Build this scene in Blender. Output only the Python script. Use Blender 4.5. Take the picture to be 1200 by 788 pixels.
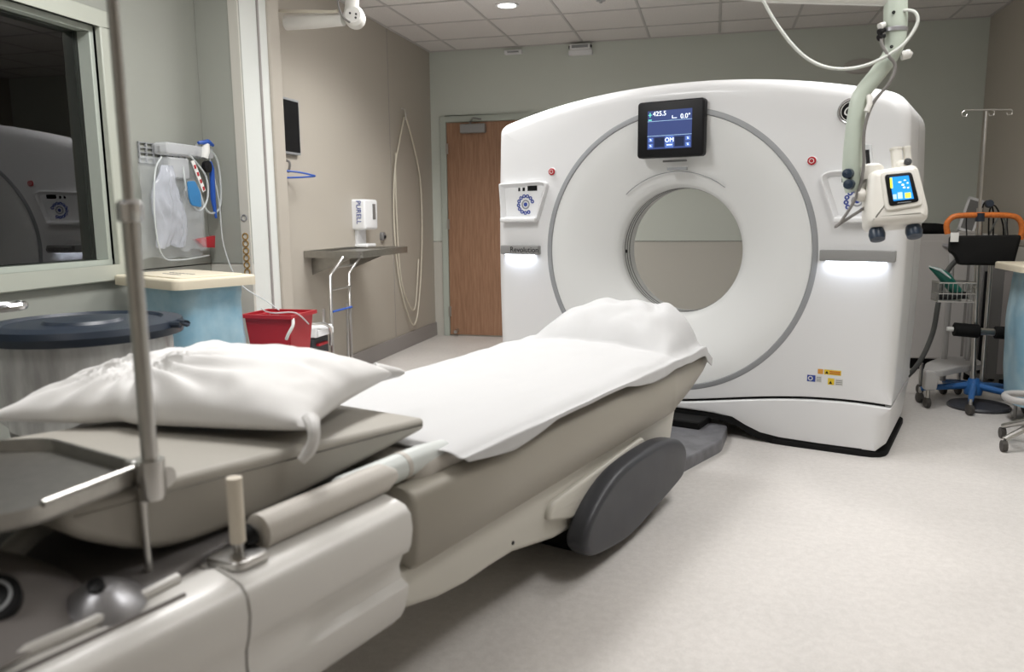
import bpy, bmesh, math, random
from math import sin, cos, pi, radians, sqrt
from mathutils import Vector, Matrix, noise
random.seed(7)
SC = bpy.context.scene
for o in list(bpy.data.objects): bpy.data.objects.remove(o)

# ------------------------------------------------------------ camera
def cam_basis(yaw, pitch, roll):
    f = Vector((-sin(yaw)*cos(pitch), cos(yaw)*cos(pitch), -sin(pitch)))
    r = Vector((cos(yaw), sin(yaw), 0)); u = r.cross(f)
    return cos(roll)*r + sin(roll)*u, -sin(roll)*r + cos(roll)*u, f
R_, U_, F_ = cam_basis(radians(14.36), radians(8.73), radians(-0.51))
cd = bpy.data.cameras.new('camera'); cam = bpy.data.objects.new('camera', cd); SC.collection.objects.link(cam)
cam.matrix_world = Matrix(((R_.x, U_.x, -F_.x, 0), (R_.y, U_.y, -F_.y, 0), (R_.z, U_.z, -F_.z, 1.2), (0, 0, 0, 1)))
cd.sensor_width = 36; cd.lens = 920/1200*36; cd.clip_start = .03
cd.dof.use_dof = True; cd.dof.focus_distance = 4.2; cd.dof.aperture_fstop = 2.6
SC.camera = cam

# ------------------------------------------------------------ light
w = bpy.data.worlds.new('world'); SC.world = w; w.use_nodes = True
w.node_tree.nodes['Background'].inputs[0].default_value = (.75, .8, .85, 1)
w.node_tree.nodes['Background'].inputs[1].default_value = .05
def area(name, loc, sx, sy, power, col=(1, .965, .91), rot=(0, 0, 0), spread=180):
    l = bpy.data.lights.new(name, 'AREA'); l.shape = 'RECTANGLE'; l.size = sx; l.size_y = sy
    l.energy = power; l.color = col; l.spread = radians(spread)
    o = bpy.data.objects.new(name, l); o.location = loc; o.rotation_euler = rot; SC.collection.objects.link(o)
    return o
# (x, y, power) of the 2x4 troffers in the ceiling, all above or behind the frame
TROFFERS = [(-1.52, 2.45, 33, 'ceiling troffer over the head end of the patient table'), (-1.52, 0.01, 6, 'ceiling troffer behind the camera beside the window wall'),
            (0.92, 2.45, 10, 'ceiling troffer over the open floor right of the table'), (-1.52, 4.89, 26, 'ceiling troffer left of the scanner near the steel shelf'), (0.92, 4.28, 13, 'added fill troffer in the ceiling above the right side of the scanner')]  # last troffer is added to brighten the rear right floor and back wall
for i, (x, y, p, lab) in enumerate(TROFFERS): area('troffer_light', (x, y, 2.735), .55, 1.15, p, (1, .995, .995), spread=175 if i == 0 else 140)
SC.view_settings.view_transform = 'Standard'; SC.view_settings.look = 'None'
SC.view_settings.exposure = 0.46; SC.view_settings.gamma = 1; SC.view_settings.use_curve_mapping = False

# ------------------------------------------------------------ helpers
G = radians(17.46)
ST = Matrix.Translation((0.841, 4.059, 0)) @ Matrix.Rotation(-G, 4, 'Z')      # gantry/table frame: (s across, t along the table, z up)
WD = Matrix.Identity(4)
PM = {}
def link(o): SC.collection.objects.link(o)
def tag(o, label=None, cat=None, group=None, kind=None):
    if label: o['label'] = label
    if cat: o['category'] = cat
    if group: o['group'] = group
    if kind: o['kind'] = kind
    return o
def thing(name, label, cat, loc, group=None, space=WD, kind=None):
    o = bpy.data.objects.new(name, None); o.empty_display_size = .1; link(o)
    M = space @ Matrix.Translation(loc)
    o.matrix_world = M; PM[o] = M
    return tag(o, label, cat, group, kind)

class MB:
    def __init__(s, space=WD): s.bm = bmesh.new(); s.sp = space
    def face(s, vs):
        try: return s.bm.faces.new(vs)
        except ValueError: return None
    def box(s, x0, x1, y0, y1, z0, z1, M=None):
        v = [Vector((x, y, z)) for z in (z0, z1) for y in (y0, y1) for x in (x0, x1)]
        if M: v = [M @ p for p in v]
        b = [s.bm.verts.new(p) for p in v]
        for f in ((0, 2, 3, 1), (4, 5, 7, 6), (0, 1, 5, 4), (2, 6, 7, 3), (0, 4, 6, 2), (1, 3, 7, 5)): s.face([b[i] for i in f])
        return s
    def rings(s, rings, cap0=True, cap1=True, closed=True):
        rr = [[s.bm.verts.new(p) for p in r] for r in rings]
        n = len(rr[0])
        for a, b in zip(rr, rr[1:]):
            for i in range(n if closed else n-1):
                j = (i+1) % n
                s.face([a[i], a[j], b[j], b[i]])
        if cap0: s.face(list(reversed(rr[0])))
        if cap1: s.face(rr[-1])
        return s
    def tube(s, pts, r, n=10, caps=True, smooth_n=0):
        pts = [Vector(p) for p in pts]
        if smooth_n: pts = catmull(pts, smooth_n)
        rs = r if isinstance(r, (list, tuple)) else [r]*len(pts)
        if len(rs) != len(pts): rs = [rs[min(len(rs)-1, int(i*(len(rs)-1)/(len(pts)-1)))]*(1-fr(i*(len(rs)-1)/(len(pts)-1))) + rs[min(len(rs)-1, int(i*(len(rs)-1)/(len(pts)-1))+1)]*fr(i*(len(rs)-1)/(len(pts)-1)) for i in range(len(pts))]
        t0 = (pts[1]-pts[0]).normalized(); up = Vector((0, 0, 1)) if abs(t0.z) < .9 else Vector((1, 0, 0))
        nrm = t0.cross(up).normalized(); out = []
        for i, p in enumerate(pts):
            t = (pts[min(i+1, len(pts)-1)] - pts[max(i-1, 0)]).normalized()
            nrm = (nrm - t*nrm.dot(t)).normalized(); b = t.cross(nrm)
            out.append([p + rs[i]*(cos(2*pi*k/n)*nrm + sin(2*pi*k/n)*b) for k in range(n)])
        return s.rings(out, caps, caps)
    def cyl(s, p0, p1, r0, r1=None, n=20): return s.tube([p0, p1], [r0, r0 if r1 is None else r1], n)
    def lathe(s, o, ax, prof, n=32, cap0=False, cap1=False, arc=None):
        o = Vector(o); ax = Vector(ax).normalized()
        a = ax.orthogonal().normalized() if abs(ax.z) > .9 else ax.cross(Vector((0, 0, 1))).normalized(); b = ax.cross(a)
        return s.rings([[o + ax*h + r*(cos(2*pi*k/n)*a + sin(2*pi*k/n)*b) for k in range(n)] for r, h in prof], cap0, cap1)
    def prism(s, poly, a0, a1, axis='y'):
        f = {'y': lambda p, h: (p[0], h, p[1]), 'x': lambda p, h: (h, p[0], p[1]), 'z': lambda p, h: (p[0], p[1], h)}[axis]
        return s.rings([[Vector(f(p, a0)) for p in poly], [Vector(f(p, a1)) for p in poly]])
    def slab(s, poly, a0, a1, r, axis='y', both=False, k=4, w=None):
        # slab whose a0 edge (and a1 edge) is rolled over with radius r
        f = {'y': lambda p, h: (p[0], h, p[1]), 'x': lambda p, h: (h, p[0], p[1]), 'z': lambda p, h: (p[0], p[1], h)}[axis]
        nr = normals2(poly); sg = 1 if a1 > a0 else -1; rg = []
        w = w or [1]*len(poly)
        for i in range(k+1):
            a = pi/2*i/k
            rg.append([Vector(f((p[0]-n[0]*r*q*(1-sin(a)), p[1]-n[1]*r*q*(1-sin(a))), a0+sg*r*q*(1-cos(a)))) for p, n, q in zip(poly, nr, w)])
        if both:
            for i in range(k, -1, -1):
                a = pi/2*i/k
                rg.append([Vector(f((p[0]-n[0]*r*q*(1-sin(a)), p[1]-n[1]*r*q*(1-sin(a))), a1-sg*r*q*(1-cos(a)))) for p, n, q in zip(poly, nr, w)])
        else: rg.append([Vector(f(p, a1)) for p in poly])
        return s.rings(rg)
    def grid(s, P, nu, nv):
        v = [[s.bm.verts.new(P(i/nu, j/nv)) for j in range(nv+1)] for i in range(nu+1)]
        for i in range(nu):
            for j in range(nv): s.face([v[i][j], v[i+1][j], v[i+1][j+1], v[i][j+1]])
        return s
    def build(s, name, mat, parent=None, smooth=True, bevel=0, seg=2, angle=35, solid=0, subsurf=0, label=None, recalc=True):
        bm = s.bm
        bmesh.ops.remove_doubles(bm, verts=bm.verts, dist=1e-6)
        if recalc: bmesh.ops.recalc_face_normals(bm, faces=bm.faces)
        W = [s.sp @ v.co for v in bm.verts]
        if parent is None:
            mn = [min(p[i] for p in W) for i in range(3)]; mx = [max(p[i] for p in W) for i in range(3)]
            M = Matrix.Translation(((mn[0]+mx[0])/2, (mn[1]+mx[1])/2, mn[2])) @ s.sp.to_3x3().to_4x4()
        else: M = PM[parent]
        I = M.inverted()
        for v, p in zip(bm.verts, W): v.co = I @ p
        me = bpy.data.meshes.new(name); bm.to_mesh(me); bm.free()
        me.materials.append(mat)
        if smooth:
            for p in me.polygons: p.use_smooth = True
            me.set_sharp_from_angle(angle=radians(angle))
        o = bpy.data.objects.new(name, me); link(o); PM[o] = M
        if parent is None: o.matrix_world = M
        else: o.parent = parent
        if subsurf:
            m = o.modifiers.new('sub', 'SUBSURF'); m.levels = subsurf; m.render_levels = subsurf
        if solid:
            m = o.modifiers.new('sol', 'SOLIDIFY'); m.thickness = solid; m.offset = 0
        if bevel:
            m = o.modifiers.new('bev', 'BEVEL'); m.width = bevel; m.segments = seg; m.limit_method = 'ANGLE'; m.angle_limit = radians(40)
        if label: o['label'] = label
        return o
def fr(x): return x-int(x)
def normals2(poly):
    n = len(poly); A = sum(poly[i][0]*poly[(i+1) % n][1]-poly[(i+1) % n][0]*poly[i][1] for i in range(n)); sg = 1 if A > 0 else -1
    out = []
    for i in range(n):
        p, q, r = poly[i-1], poly[i], poly[(i+1) % n]
        a = Vector((q[1]-p[1], p[0]-q[0])); b = Vector((r[1]-q[1], q[0]-r[0]))
        a = a.normalized() if a.length > 1e-9 else a; b = b.normalized() if b.length > 1e-9 else b
        v = (a+b); v = v.normalized() if v.length > 1e-6 else a
        out.append((v.x*sg, v.y*sg))
    return out
def catmull(P, m, closed=False):
    out = []; n = len(P)
    for i in range(n if closed else n-1):
        if closed: p0, p1, p2, p3 = P[i-1], P[i], P[(i+1) % n], P[(i+2) % n]
        else: p0, p1, p2, p3 = P[max(i-1, 0)], P[i], P[i+1], P[min(i+2, n-1)]
        for k in range(m):
            t = k/m
            out.append(.5*((2*p1)+(p2-p0)*t+(2*p0-5*p1+4*p2-p3)*t*t+(3*p1-p0-3*p2+p3)*t**3))
    if not closed: out.append(P[-1])
    return out
def rrect(x0, x1, z0, z1, r, k=4):
    out = []
    for cx, cz, a0 in ((x1-r, z1-r, 0), (x0+r, z1-r, 90), (x0+r, z0+r, 180), (x1-r, z0+r, 270)):
        for i in range(k+1):
            a = radians(a0+90*i/k); out.append((cx+r*cos(a), cz+r*sin(a)))
    return out
def round_poly(poly, rads, k=4):
    out = []; n = len(poly)
    for i in range(n):
        p, q, r = [Vector(v) for v in (poly[i-1], poly[i], poly[(i+1) % n])]
        d = rads[i] if isinstance(rads, (list, tuple)) else rads
        if d <= 0: out.append(tuple(q)); continue
        a = q+(p-q).normalized()*min(d, (p-q).length*.49); b = q+(r-q).normalized()*min(d, (r-q).length*.49)
        for j in range(k+1):
            t = j/k; v = a*(1-t)**2+q*2*t*(1-t)+b*t*t; out.append(tuple(v))
    return out
def text(name, body, size, pos, mat, parent, xdir, zdir, depth=.002, space=ST, align='CENTER', shear=0):
    c = bpy.data.curves.new(name, 'FONT'); c.body = body; c.size = size; c.extrude = depth/2; c.align_x = align; c.align_y = 'CENTER'; c.shear = shear
    o = bpy.data.objects.new(name, c); link(o)
    me = bpy.data.meshes.new_from_object(o.evaluated_get(bpy.context.evaluated_depsgraph_get()))
    bpy.data.objects.remove(o)
    x = Vector(xdir).normalized(); z = Vector(zdir).normalized(); y = x.cross(z)*-1   # text lies in x,z ; faces -y
    L = Matrix(((x.x, z.x, -y.x, pos[0]), (x.y, z.y, -y.y, pos[1]), (x.z, z.z, -y.z, pos[2]), (0, 0, 0, 1)))
    M = PM[parent].inverted() @ space @ L
    me.transform(M)
    me.materials.clear(); me.materials.append(mat)
    o = bpy.data.objects.new(name, me); link(o); o.parent = parent; PM[o] = PM[parent]
    return o

# ------------------------------------------------------------ materials
MT = {}
def mat(name, col, rough=.5, metal=0, spec=.5, emis=None, es=1, noise_amt=0, nscale=30, bump=0, bscale=200, alpha=1, trans=0, ior=1.45, coat=0, sub=0, stretch=None, col2=None, coord='Object'):
    m = bpy.data.materials.new(name); m.use_nodes = True; nt = m.node_tree; b = nt.nodes['Principled BSDF']
    b.inputs['Base Color'].default_value = (*col, 1); b.inputs['Roughness'].default_value = rough; b.inputs['Metallic'].default_value = metal
    b.inputs['Specular IOR Level'].default_value = spec; b.inputs['IOR'].default_value = ior
    b.inputs['Transmission Weight'].default_value = trans; b.inputs['Alpha'].default_value = alpha; b.inputs['Coat Weight'].default_value = coat
    if sub: b.inputs['Subsurface Weight'].default_value = sub; b.inputs['Subsurface Radius'].default_value = (.02, .02, .02)
    if emis: b.inputs['Emission Color'].default_value = (*emis, 1); b.inputs['Emission Strength'].default_value = es
    if noise_amt or bump or col2:
        tc = nt.nodes.new('ShaderNodeTexCoord'); mp = nt.nodes.new('ShaderNodeMapping'); nt.links.new(tc.outputs[coord], mp.inputs[0])
        if stretch: mp.inputs['Scale'].default_value = stretch
    if noise_amt or col2:
        n = nt.nodes.new('ShaderNodeTexNoise'); n.inputs['Scale'].default_value = nscale; n.inputs['Detail'].default_value = 5; nt.links.new(mp.outputs[0], n.inputs['Vector'])
        r = nt.nodes.new('ShaderNodeValToRGB'); c2 = col2 or tuple(c*(1-noise_amt) for c in col)
        r.color_ramp.elements[0].position = .35; r.color_ramp.elements[1].position = .65
        r.color_ramp.elements[0].color = (*c2, 1); r.color_ramp.elements[1].color = (*col, 1)
        nt.links.new(n.outputs['Fac'], r.inputs[0]); nt.links.new(r.outputs[0], b.inputs['Base Color'])
    if bump:
        n2 = nt.nodes.new('ShaderNodeTexNoise'); n2.inputs['Scale'].default_value = bscale; nt.links.new(mp.outputs[0], n2.inputs['Vector'])
        bp = nt.nodes.new('ShaderNodeBump'); bp.inputs['Strength'].default_value = bump; bp.inputs['Distance'].default_value = .002
        nt.links.new(n2.outputs['Fac'], bp.inputs['Height']); nt.links.new(bp.outputs[0], b.inputs['Normal'])
    MT[name] = m; return m
mat('gantry_white', (.74, .745, .75), .32, coat=.15, bump=.03, bscale=400)
mat('bowl_white', (.74, .75, .74), .4)
mat('ring_grey', (.30, .31, .32), .4)
mat('trim_grey', (.22, .22, .22), .35, metal=.3)
mat('strip_grey', (.27, .27, .265), .45)
mat('panel_white', (.80, .81, .82), .35)
mat('black', (.008, .008, .009), .4, spec=.25)
mat('rubber_black', (.008, .008, .008), .8, spec=.25)
mat('dark_plastic', (.045, .047, .055), .42, noise_amt=.2, nscale=8)
mat('plate_grey', (.20, .20, .215), .4, noise_amt=.35, nscale=12)
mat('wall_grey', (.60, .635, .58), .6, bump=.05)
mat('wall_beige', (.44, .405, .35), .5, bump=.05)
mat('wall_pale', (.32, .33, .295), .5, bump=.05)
mat('wall_lower', (.54, .525, .475), .5, bump=.05)
mat('column_white', (.66, .68, .65), .45)
mat('frame_green', (.43, .47, .42), .4)
mat('window_frame', (.44, .46, .40), .4)
mat('base_grey', (.30, .28, .27), .5)
mat('tile', (.78, .75, .73), .9, noise_amt=.12, nscale=120, bump=.25, bscale=150)
mat('grid_white', (.52, .50, .49), .5)
mat('plenum', (.05, .05, .05), .9)
mat('wood', (.36, .205, .125), .45, col2=(.27, .145, .085), nscale=9, stretch=(9, 9, .6), bump=.05, bscale=60)
mat('steel', (.55, .54, .52), .28, metal=1)
mat('brushed', (.42, .41, .385), .33, metal=1, noise_amt=.1, nscale=40)
mat('chrome', (.75, .75, .76), .12, metal=1)
mat('closer_grey', (.32, .32, .32), .4, metal=.6)
mat('sheet', (.53, .53, .53), .8, bump=.15, bscale=500)
mat('pillow_fabric', (.65, .64, .625), .6, bump=.1, bscale=60)
mat('cushion', (.36, .34, .30), .5, bump=.08, bscale=120)
mat('pad', (.53, .50, .455), .45)
mat('pad_light', (.60, .63, .61), .4)
mat('skirt', (.36, .335, .285), .42)
mat('cowl', (.66, .645, .615), .35, coat=.1)
mat('cowl_top', (.19, .18, .178), .45)
mat('cowl_dark', (.19, .175, .168), .4)
mat('carriage', (.58, .56, .50), .4)
mat('silver', (.42, .42, .44), .35, metal=.7)
mat('cream', (.66, .60, .50), .5)
mat('arm_green', (.52, .58, .50), .35)
mat('arm_white', (.74, .73, .69), .35)
mat('inj_white', (.78, .76, .70), .35)
mat('knob_blue', (.02, .035, .06), .35)
mat('cable_grey', (.20, .19, .18), .45)
mat('cable_white', (.66, .68, .64), .4)
mat('hose_grey', (.11, .115, .11), .5)
mat('hamper_blue', (.22, .40, .52), .3, col2=(.36, .52, .60), nscale=7, bump=.5, bscale=18)
mat('lid_beige', (.66, .60, .47), .45)
mat('lid_navy', (.014, .022, .036), .4)
mat('bin_grey', (.16, .155, .15), .5)
mat('red', (.42, .02, .03), .35)
mat('blue', (.02, .09, .42), .4)
mat('blue_base', (.03, .13, .36), .35)
mat('orange', (.62, .17, .03), .45, noise_amt=.25, nscale=60)
mat('paper', (.75, .75, .72), .7)
mat('cabinet', (.50, .48, .46), .45)
mat('green_mask', (.01, .12, .09), .3)
mat('gold', (.45, .30, .12), .4, metal=.6)
mat('cable_cream', (.62, .58, .48), .5)
mat('caster', (.06, .055, .05), .5)
mat('lift_grey', (.42, .41, .40), .4)
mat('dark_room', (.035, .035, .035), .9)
mat('yellow', (.70, .50, .03), .5)
mat('sticker', (.62, .62, .60), .5)
mat('orange_sticker', (.65, .30, .05), .5)
mat('ink_blue', (.03, .06, .30), .5)
mat('emis_white', (.8, .8, .8), emis=(.85, .92, 1), es=5)
mat('lamp_white', (.8, .8, .8), emis=(1, .96, .9), es=9)
mat('diffuser', (.8, .8, .8), emis=(1, .96, .9), es=3)
mat('screen_blue', (.01, .01, .02), .2, emis=(.05, .075, .21), es=.8)
mat('ui_cell', (.01, .01, .02), .2, emis=(.10, .19, .55), es=.9)
mat('ui_dark', (.01, .01, .02), .2, emis=(.012, .02, .05), es=.8)
mat('ui_white', (.5, .5, .5), .2, emis=(.75, .85, 1), es=1.1)
mat('ui_green', (.1, .5, .4), .2, emis=(.15, .6, .5), es=.8)
mat('ui_bright', (.01, .1, .3), .2, emis=(.02, .28, .85), es=.95)
mat('ui_yellow', (.4, .4, .02), .2, emis=(.65, .75, .10), es=1)
mat('ui_pale', (.3, .4, .5), .2, emis=(.35, .55, .75), es=1)
mat('badge_ring', (.45, .45, .45), .25, metal=.8)
mat('vent_dark', (.07, .07, .075), .5)
mat('bag_blue', (.03, .17, .38), .4, bump=.8, bscale=60)
m = mat('clear_bag', (.70, .74, .76), .12, alpha=.17, bump=.8, bscale=25)
m = mat('clear_bag_white', (.62, .65, .72), .2, alpha=.45, bump=.8, bscale=25)
mat('bag_film', (.62, .63, .62), .25, col2=(.36, .36, .36), nscale=5, stretch=(3, 3, .7), bump=.6, bscale=14)
mat('clear_tube', (.72, .76, .76), .2, alpha=.55)
mat('acrylic', (.7, .72, .74), .1, alpha=.5)
g = bpy.data.materials.new('window_glass'); g.use_nodes = True; nt = g.node_tree; nt.nodes.clear()
out = nt.nodes.new('ShaderNodeOutputMaterial'); gl = nt.nodes.new('ShaderNodeBsdfGlossy'); gl.inputs['Roughness'].default_value = .0; gl.inputs[0].default_value = (.95, .95, .95, 1)
tr = nt.nodes.new('ShaderNodeBsdfTransparent'); tr.inputs[0].default_value = (.55, .57, .56, 1); fz = nt.nodes.new('ShaderNodeFresnel'); fz.inputs[0].default_value = 1.75
mx = nt.nodes.new('ShaderNodeMixShader'); nt.links.new(fz.outputs[0], mx.inputs[0]); nt.links.new(tr.outputs[0], mx.inputs[1]); nt.links.new(gl.outputs[0], mx.inputs[2]); nt.links.new(mx.outputs[0], out.inputs[0]); MT['glass'] = g
# floor: sheet vinyl with fine flecks and soft clouding
m = bpy.data.materials.new('floor_vinyl'); m.use_nodes = True; nt = m.node_tree; b = nt.nodes['Principled BSDF']; tc = nt.nodes.new('ShaderNodeTexCoord')
def nz(sc, det=3, dist=0):
    n = nt.nodes.new('ShaderNodeTexNoise'); n.inputs['Scale'].default_value = sc; n.inputs['Detail'].default_value = det; n.inputs['Distortion'].default_value = dist
    nt.links.new(tc.outputs['Object'], n.inputs['Vector']); return n
def ramp(n, p0, c0, p1, c1):
    r = nt.nodes.new('ShaderNodeValToRGB'); e = r.color_ramp.elements; e[0].position = p0; e[0].color = (*c0, 1); e[1].position = p1; e[1].color = (*c1, 1); nt.links.new(n.outputs['Fac'], r.inputs[0]); return r
def mul(a, b_):
    x = nt.nodes.new('ShaderNodeMix'); x.data_type = 'RGBA'; x.blend_type = 'MULTIPLY'; x.inputs[0].default_value = 1; nt.links.new(a.outputs[0], x.inputs[6]); nt.links.new(b_.outputs[0], x.inputs[7]); return x
r1 = ramp(nz(38, 6, .4), .34, (.66, .63, .60), .66, (.72, .69, .66)); r2 = ramp(nz(1.6, 2), .3, (.88, .88, .88), .7, (1, 1, 1)); r3 = ramp(nz(220, 2), .3, (.92, .92, .92), .6, (1, 1, 1))
x1 = mul(r1, r2); x2 = nt.nodes.new('ShaderNodeMix'); x2.data_type = 'RGBA'; x2.blend_type = 'MULTIPLY'; x2.inputs[0].default_value = 1; nt.links.new(x1.outputs[2], x2.inputs[6]); nt.links.new(r3.outputs[0], x2.inputs[7])
nt.links.new(x2.outputs[2], b.inputs['Base Color']); b.inputs['Roughness'].default_value = .42; b.inputs['Specular IOR Level'].default_value = .35; MT['floor'] = m
T = MT

# ------------------------------------------------------------ the setting
XL, XR, YB, YF, ZC = -2.72, 2.14, 7.49, -1.6, 2.77
WS = .95                                    # height of the wall-panel joint
def struct(name, mb, m, bevel=0, **k): return tag(mb.build(name, m, bevel=bevel, **k), kind='structure')
struct('floor', MB().box(XL-.1, XR+.1, YF-.1, YB+.1, -.08, 0), T['floor'], smooth=False)
wb = struct('wall_back', MB().box(XL-.2, XR+.2, YB, YB+.12, WS+.003, ZC+.3), T['wall_grey'], smooth=False)
MB().box(XL, XR, YB+.0, YB+.11, 0, WS-.003).build('wall_panel', T['wall_lower'], wb, smooth=False)
WY0, WY1, WZ0, WZ1 = .6, 3.12, .985, 2.06      # observation window opening
wl = MB().box(XL-.12, XL, WY1, 3.86, WS+.003, ZC+.1).box(XL-.12, XL, YF, WY1, WZ1, ZC+.1).box(XL-.12, XL, YF, WY0, WS+.003, WZ1).box(XL-.12, XL, WY0, WY1, WS+.003, WZ0)
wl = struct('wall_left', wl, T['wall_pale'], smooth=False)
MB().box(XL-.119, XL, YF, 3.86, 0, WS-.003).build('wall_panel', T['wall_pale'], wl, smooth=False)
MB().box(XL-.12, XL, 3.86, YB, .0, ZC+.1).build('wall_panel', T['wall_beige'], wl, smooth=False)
MB().box(XL, XL+.002, 6.45, 6.456, .14, ZC).build('panel_joint', T['base_grey'], wl, smooth=False)
wr = struct('wall_right', MB().box(XR, XR+.12, YF, YB, WS+.003, ZC+.1), T['wall_beige'], smooth=False)
MB().box(XR, XR+.119, YF, YB, 0, WS-.003).build('wall_panel', T['wall_lower'], wr, smooth=False)
struct('wall_front', MB().box(XL-.1, XR+.1, YF-.12, YF, 0, ZC+.1), T['wall_beige'], smooth=False)
# column beside the window, its narrow face towards the room is bright
cl = struct('trim_1', MB().box(XL+.001, -2.455, 3.86, 4.22, 0, ZC), T['column_white'], smooth=False)
MB().box(XL+.002, -2.456, 3.848, 3.86, WS+.003, ZC-.002).build('face_panel', T['wall_pale'], cl, smooth=False)
MB().box(XL+.002, -2.456, 3.848, 3.86, .0, WS-.003).build('face_panel', T['wall_lower'], cl, smooth=False)
MB().box(-2.51, -2.455, 3.838, 3.849, 0, ZC-.002).build('corner_guard', T['wall_lower'], cl, smooth=False)
MB().box(-2.458, -2.448, 4.02, 4.035, 0, ZC-.002).build('panel_joint', T['base_grey'], cl, smooth=False)
MB().box(-2.56, -2.44, 4.12, 4.24, 0, ZC-.002).build('corner_post', T['wall_beige'], cl, smooth=False, bevel=.01)
# baseboards (coved)
def base(name, *bx):
    mb = MB().box(*bx); return struct(name, mb, T['base_grey'], bevel=.006)
base('baseboard_left', XL, XL+.018, 4.24, YB, 0, .135)
base('baseboard_back', -1.86, XR, YB-.018, YB, 0, .135)
base('baseboard_right', XR-.018, XR, YF, YB-.02, 0, .135)
base('baseboard_column', XL+.001, -2.45, 3.83, 3.848, 0, .135)
# observation window with the dark control room behind it
wn = tag(thing('window_1', None, None, (XL, 1.8, WZ0), kind='structure'), kind='structure')
f = MB()
for a in ((WY0-.07, WY1+.07, WZ0-.07, WZ0), (WY0-.07, WY1+.07, WZ1, WZ1+.07), (WY1, WY1+.07, WZ0, WZ1), (WY0-.07, WY0, WZ0, WZ1)):
    f.box(XL-.125, XL+.028, a[0], a[1], a[2], a[3])
f.build('window_frame', T['window_frame'], wn, bevel=.006)
f = MB()
for a in ((WY0, WY1, WZ0, WZ0+.025), (WY0, WY1, WZ1-.025, WZ1), (WY1-.025, WY1, WZ0+.025, WZ1-.025), (WY0, WY0+.025, WZ0+.025, WZ1-.025)):
    f.box(-2.80, XL-.01, a[0], a[1], a[2], a[3])
f.build('glazing_bead', T['frame_green'], wn, bevel=.004)
MB().box(-2.803, -2.797, WY0+.01, WY1-.01, WZ0+.01, WZ1-.01).build('pane', T['glass'], wn, smooth=False)
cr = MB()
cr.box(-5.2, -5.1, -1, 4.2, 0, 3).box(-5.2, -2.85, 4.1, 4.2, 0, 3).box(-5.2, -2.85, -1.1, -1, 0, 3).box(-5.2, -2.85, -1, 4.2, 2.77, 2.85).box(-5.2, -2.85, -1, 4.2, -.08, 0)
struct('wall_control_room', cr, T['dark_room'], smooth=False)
t = thing('posted_sheet', 'white sheet of paper taped inside the dark observation window', 'paper', (-2.81, 3.03, 1.21))
MB().box(-2.812, -2.808, 2.985, 3.085, 1.21, 1.46).build('paper', T['paper'], t, smooth=False)
MB().box(-2.8079, -2.807, 3.01, 3.06, 1.445, 1.47).build('tape', T['clear_tube'], t, smooth=False)

# ceiling: one slab above, a grid of tees and every 2x2 tile by itself
ce = struct('ceiling', MB().box(XL-.1, XR+.1, YF-.1, YB+.1, ZC+.03, ZC+.1), T['plenum'], smooth=False)
xs = [XL]+[-2.44+.61*i for i in range(8)]+[XR]; ys = [YF]+[-.9+.61*i for i in range(14)]+[YB]
gm = MB()
for x in xs[1:-1]: gm.box(x-.009, x+.009, YF, YB, ZC-.001, ZC+.02)
for y in ys[1:-1]: gm.box(XL, XR, y-.009, y+.009, ZC-.0014, ZC+.019)
gm.box(XL, XL+.02, YF, YB, ZC-.002, ZC+.018).box(XR-.02, XR, YF, YB, ZC-.002, ZC+.018).box(XL, XR, YB-.02, YB, ZC-.0025, ZC+.017)
gm.build('ceiling_grid', T['grid_white'], ce, smooth=False)
tm = {}
def is_light(x0, x1, y0, y1):
    for lx, ly, p, lab in TROFFERS:
        if abs((x0+x1)/2-lx) < .3 and abs((y0+y1)/2-ly) < .62: return True
    return False
for x0, x1 in zip(xs, xs[1:]):
    for y0, y1 in zip(ys, ys[1:]):
        if is_light(x0, x1, y0, y1): continue
        key = (round(x1-x0, 3), round(y1-y0, 3))
        if key not in tm:
            o = MB().box(x0+.01, x1-.01, y0+.01, y1-.01, ZC+.004, ZC+.019).build('ceiling_tile', T['tile'], ce, smooth=False); tm[key] = (o, x0, y0)
        else:
            s_, a, b_ = tm[key]; o = s_.copy(); link(o); o.location = (x0-a, y0-b_, 0)
for i, (x, y, p, lab) in enumerate(TROFFERS):
    t = thing('ceiling_light', lab, 'ceiling light', (x, y, ZC), group='ceiling troffers above the table and camera')
    MB().box(x-.29, x+.29, y-.6, y+.6, ZC-.002, ZC+.02).build('frame', T['panel_white'], t)
    MB().box(x-.265, x+.265, y-.575, y+.575, ZC-.008, ZC-.001).build('diffuser', T['diffuser'], t, smooth=False)
t = thing('downlight', 'small round recessed downlight glowing in the ceiling tiles', 'ceiling light', (-1.56, 6.03, ZC))
MB().lathe((-1.56, 6.03, ZC), (0, 0, -1), [(.088, -.01), (.088, .006), (.07, .008), (.066, 0)], 32).build('trim_ring', T['panel_white'], t)
MB().lathe((-1.56, 6.03, ZC), (0, 0, -1), [(.066, .003), (.03, .006), (.001, .007)], 32).build('lens', T['lamp_white'], t)
l = bpy.data.lights.new('downlight_lamp', 'SPOT'); l.energy = 22; l.spot_size = radians(110); l.spot_blend = .6; l.shadow_soft_size = .06; l.color = (1, .95, .88)
o = bpy.data.objects.new('downlight_lamp', l); o.location = (-1.56, 6.03, ZC-.03); link(o)
t = thing('sprinkler', 'small round sprinkler cover in the ceiling beyond the downlight', 'sprinkler', (-.86, 6.1, ZC))
MB().lathe((-.86, 6.1, ZC), (0, 0, -1), [(.035, 0), (.034, .006), (.012, .01), (.01, .02), (.001, .02)], 20).build('cover', T['silver'], t)

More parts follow.
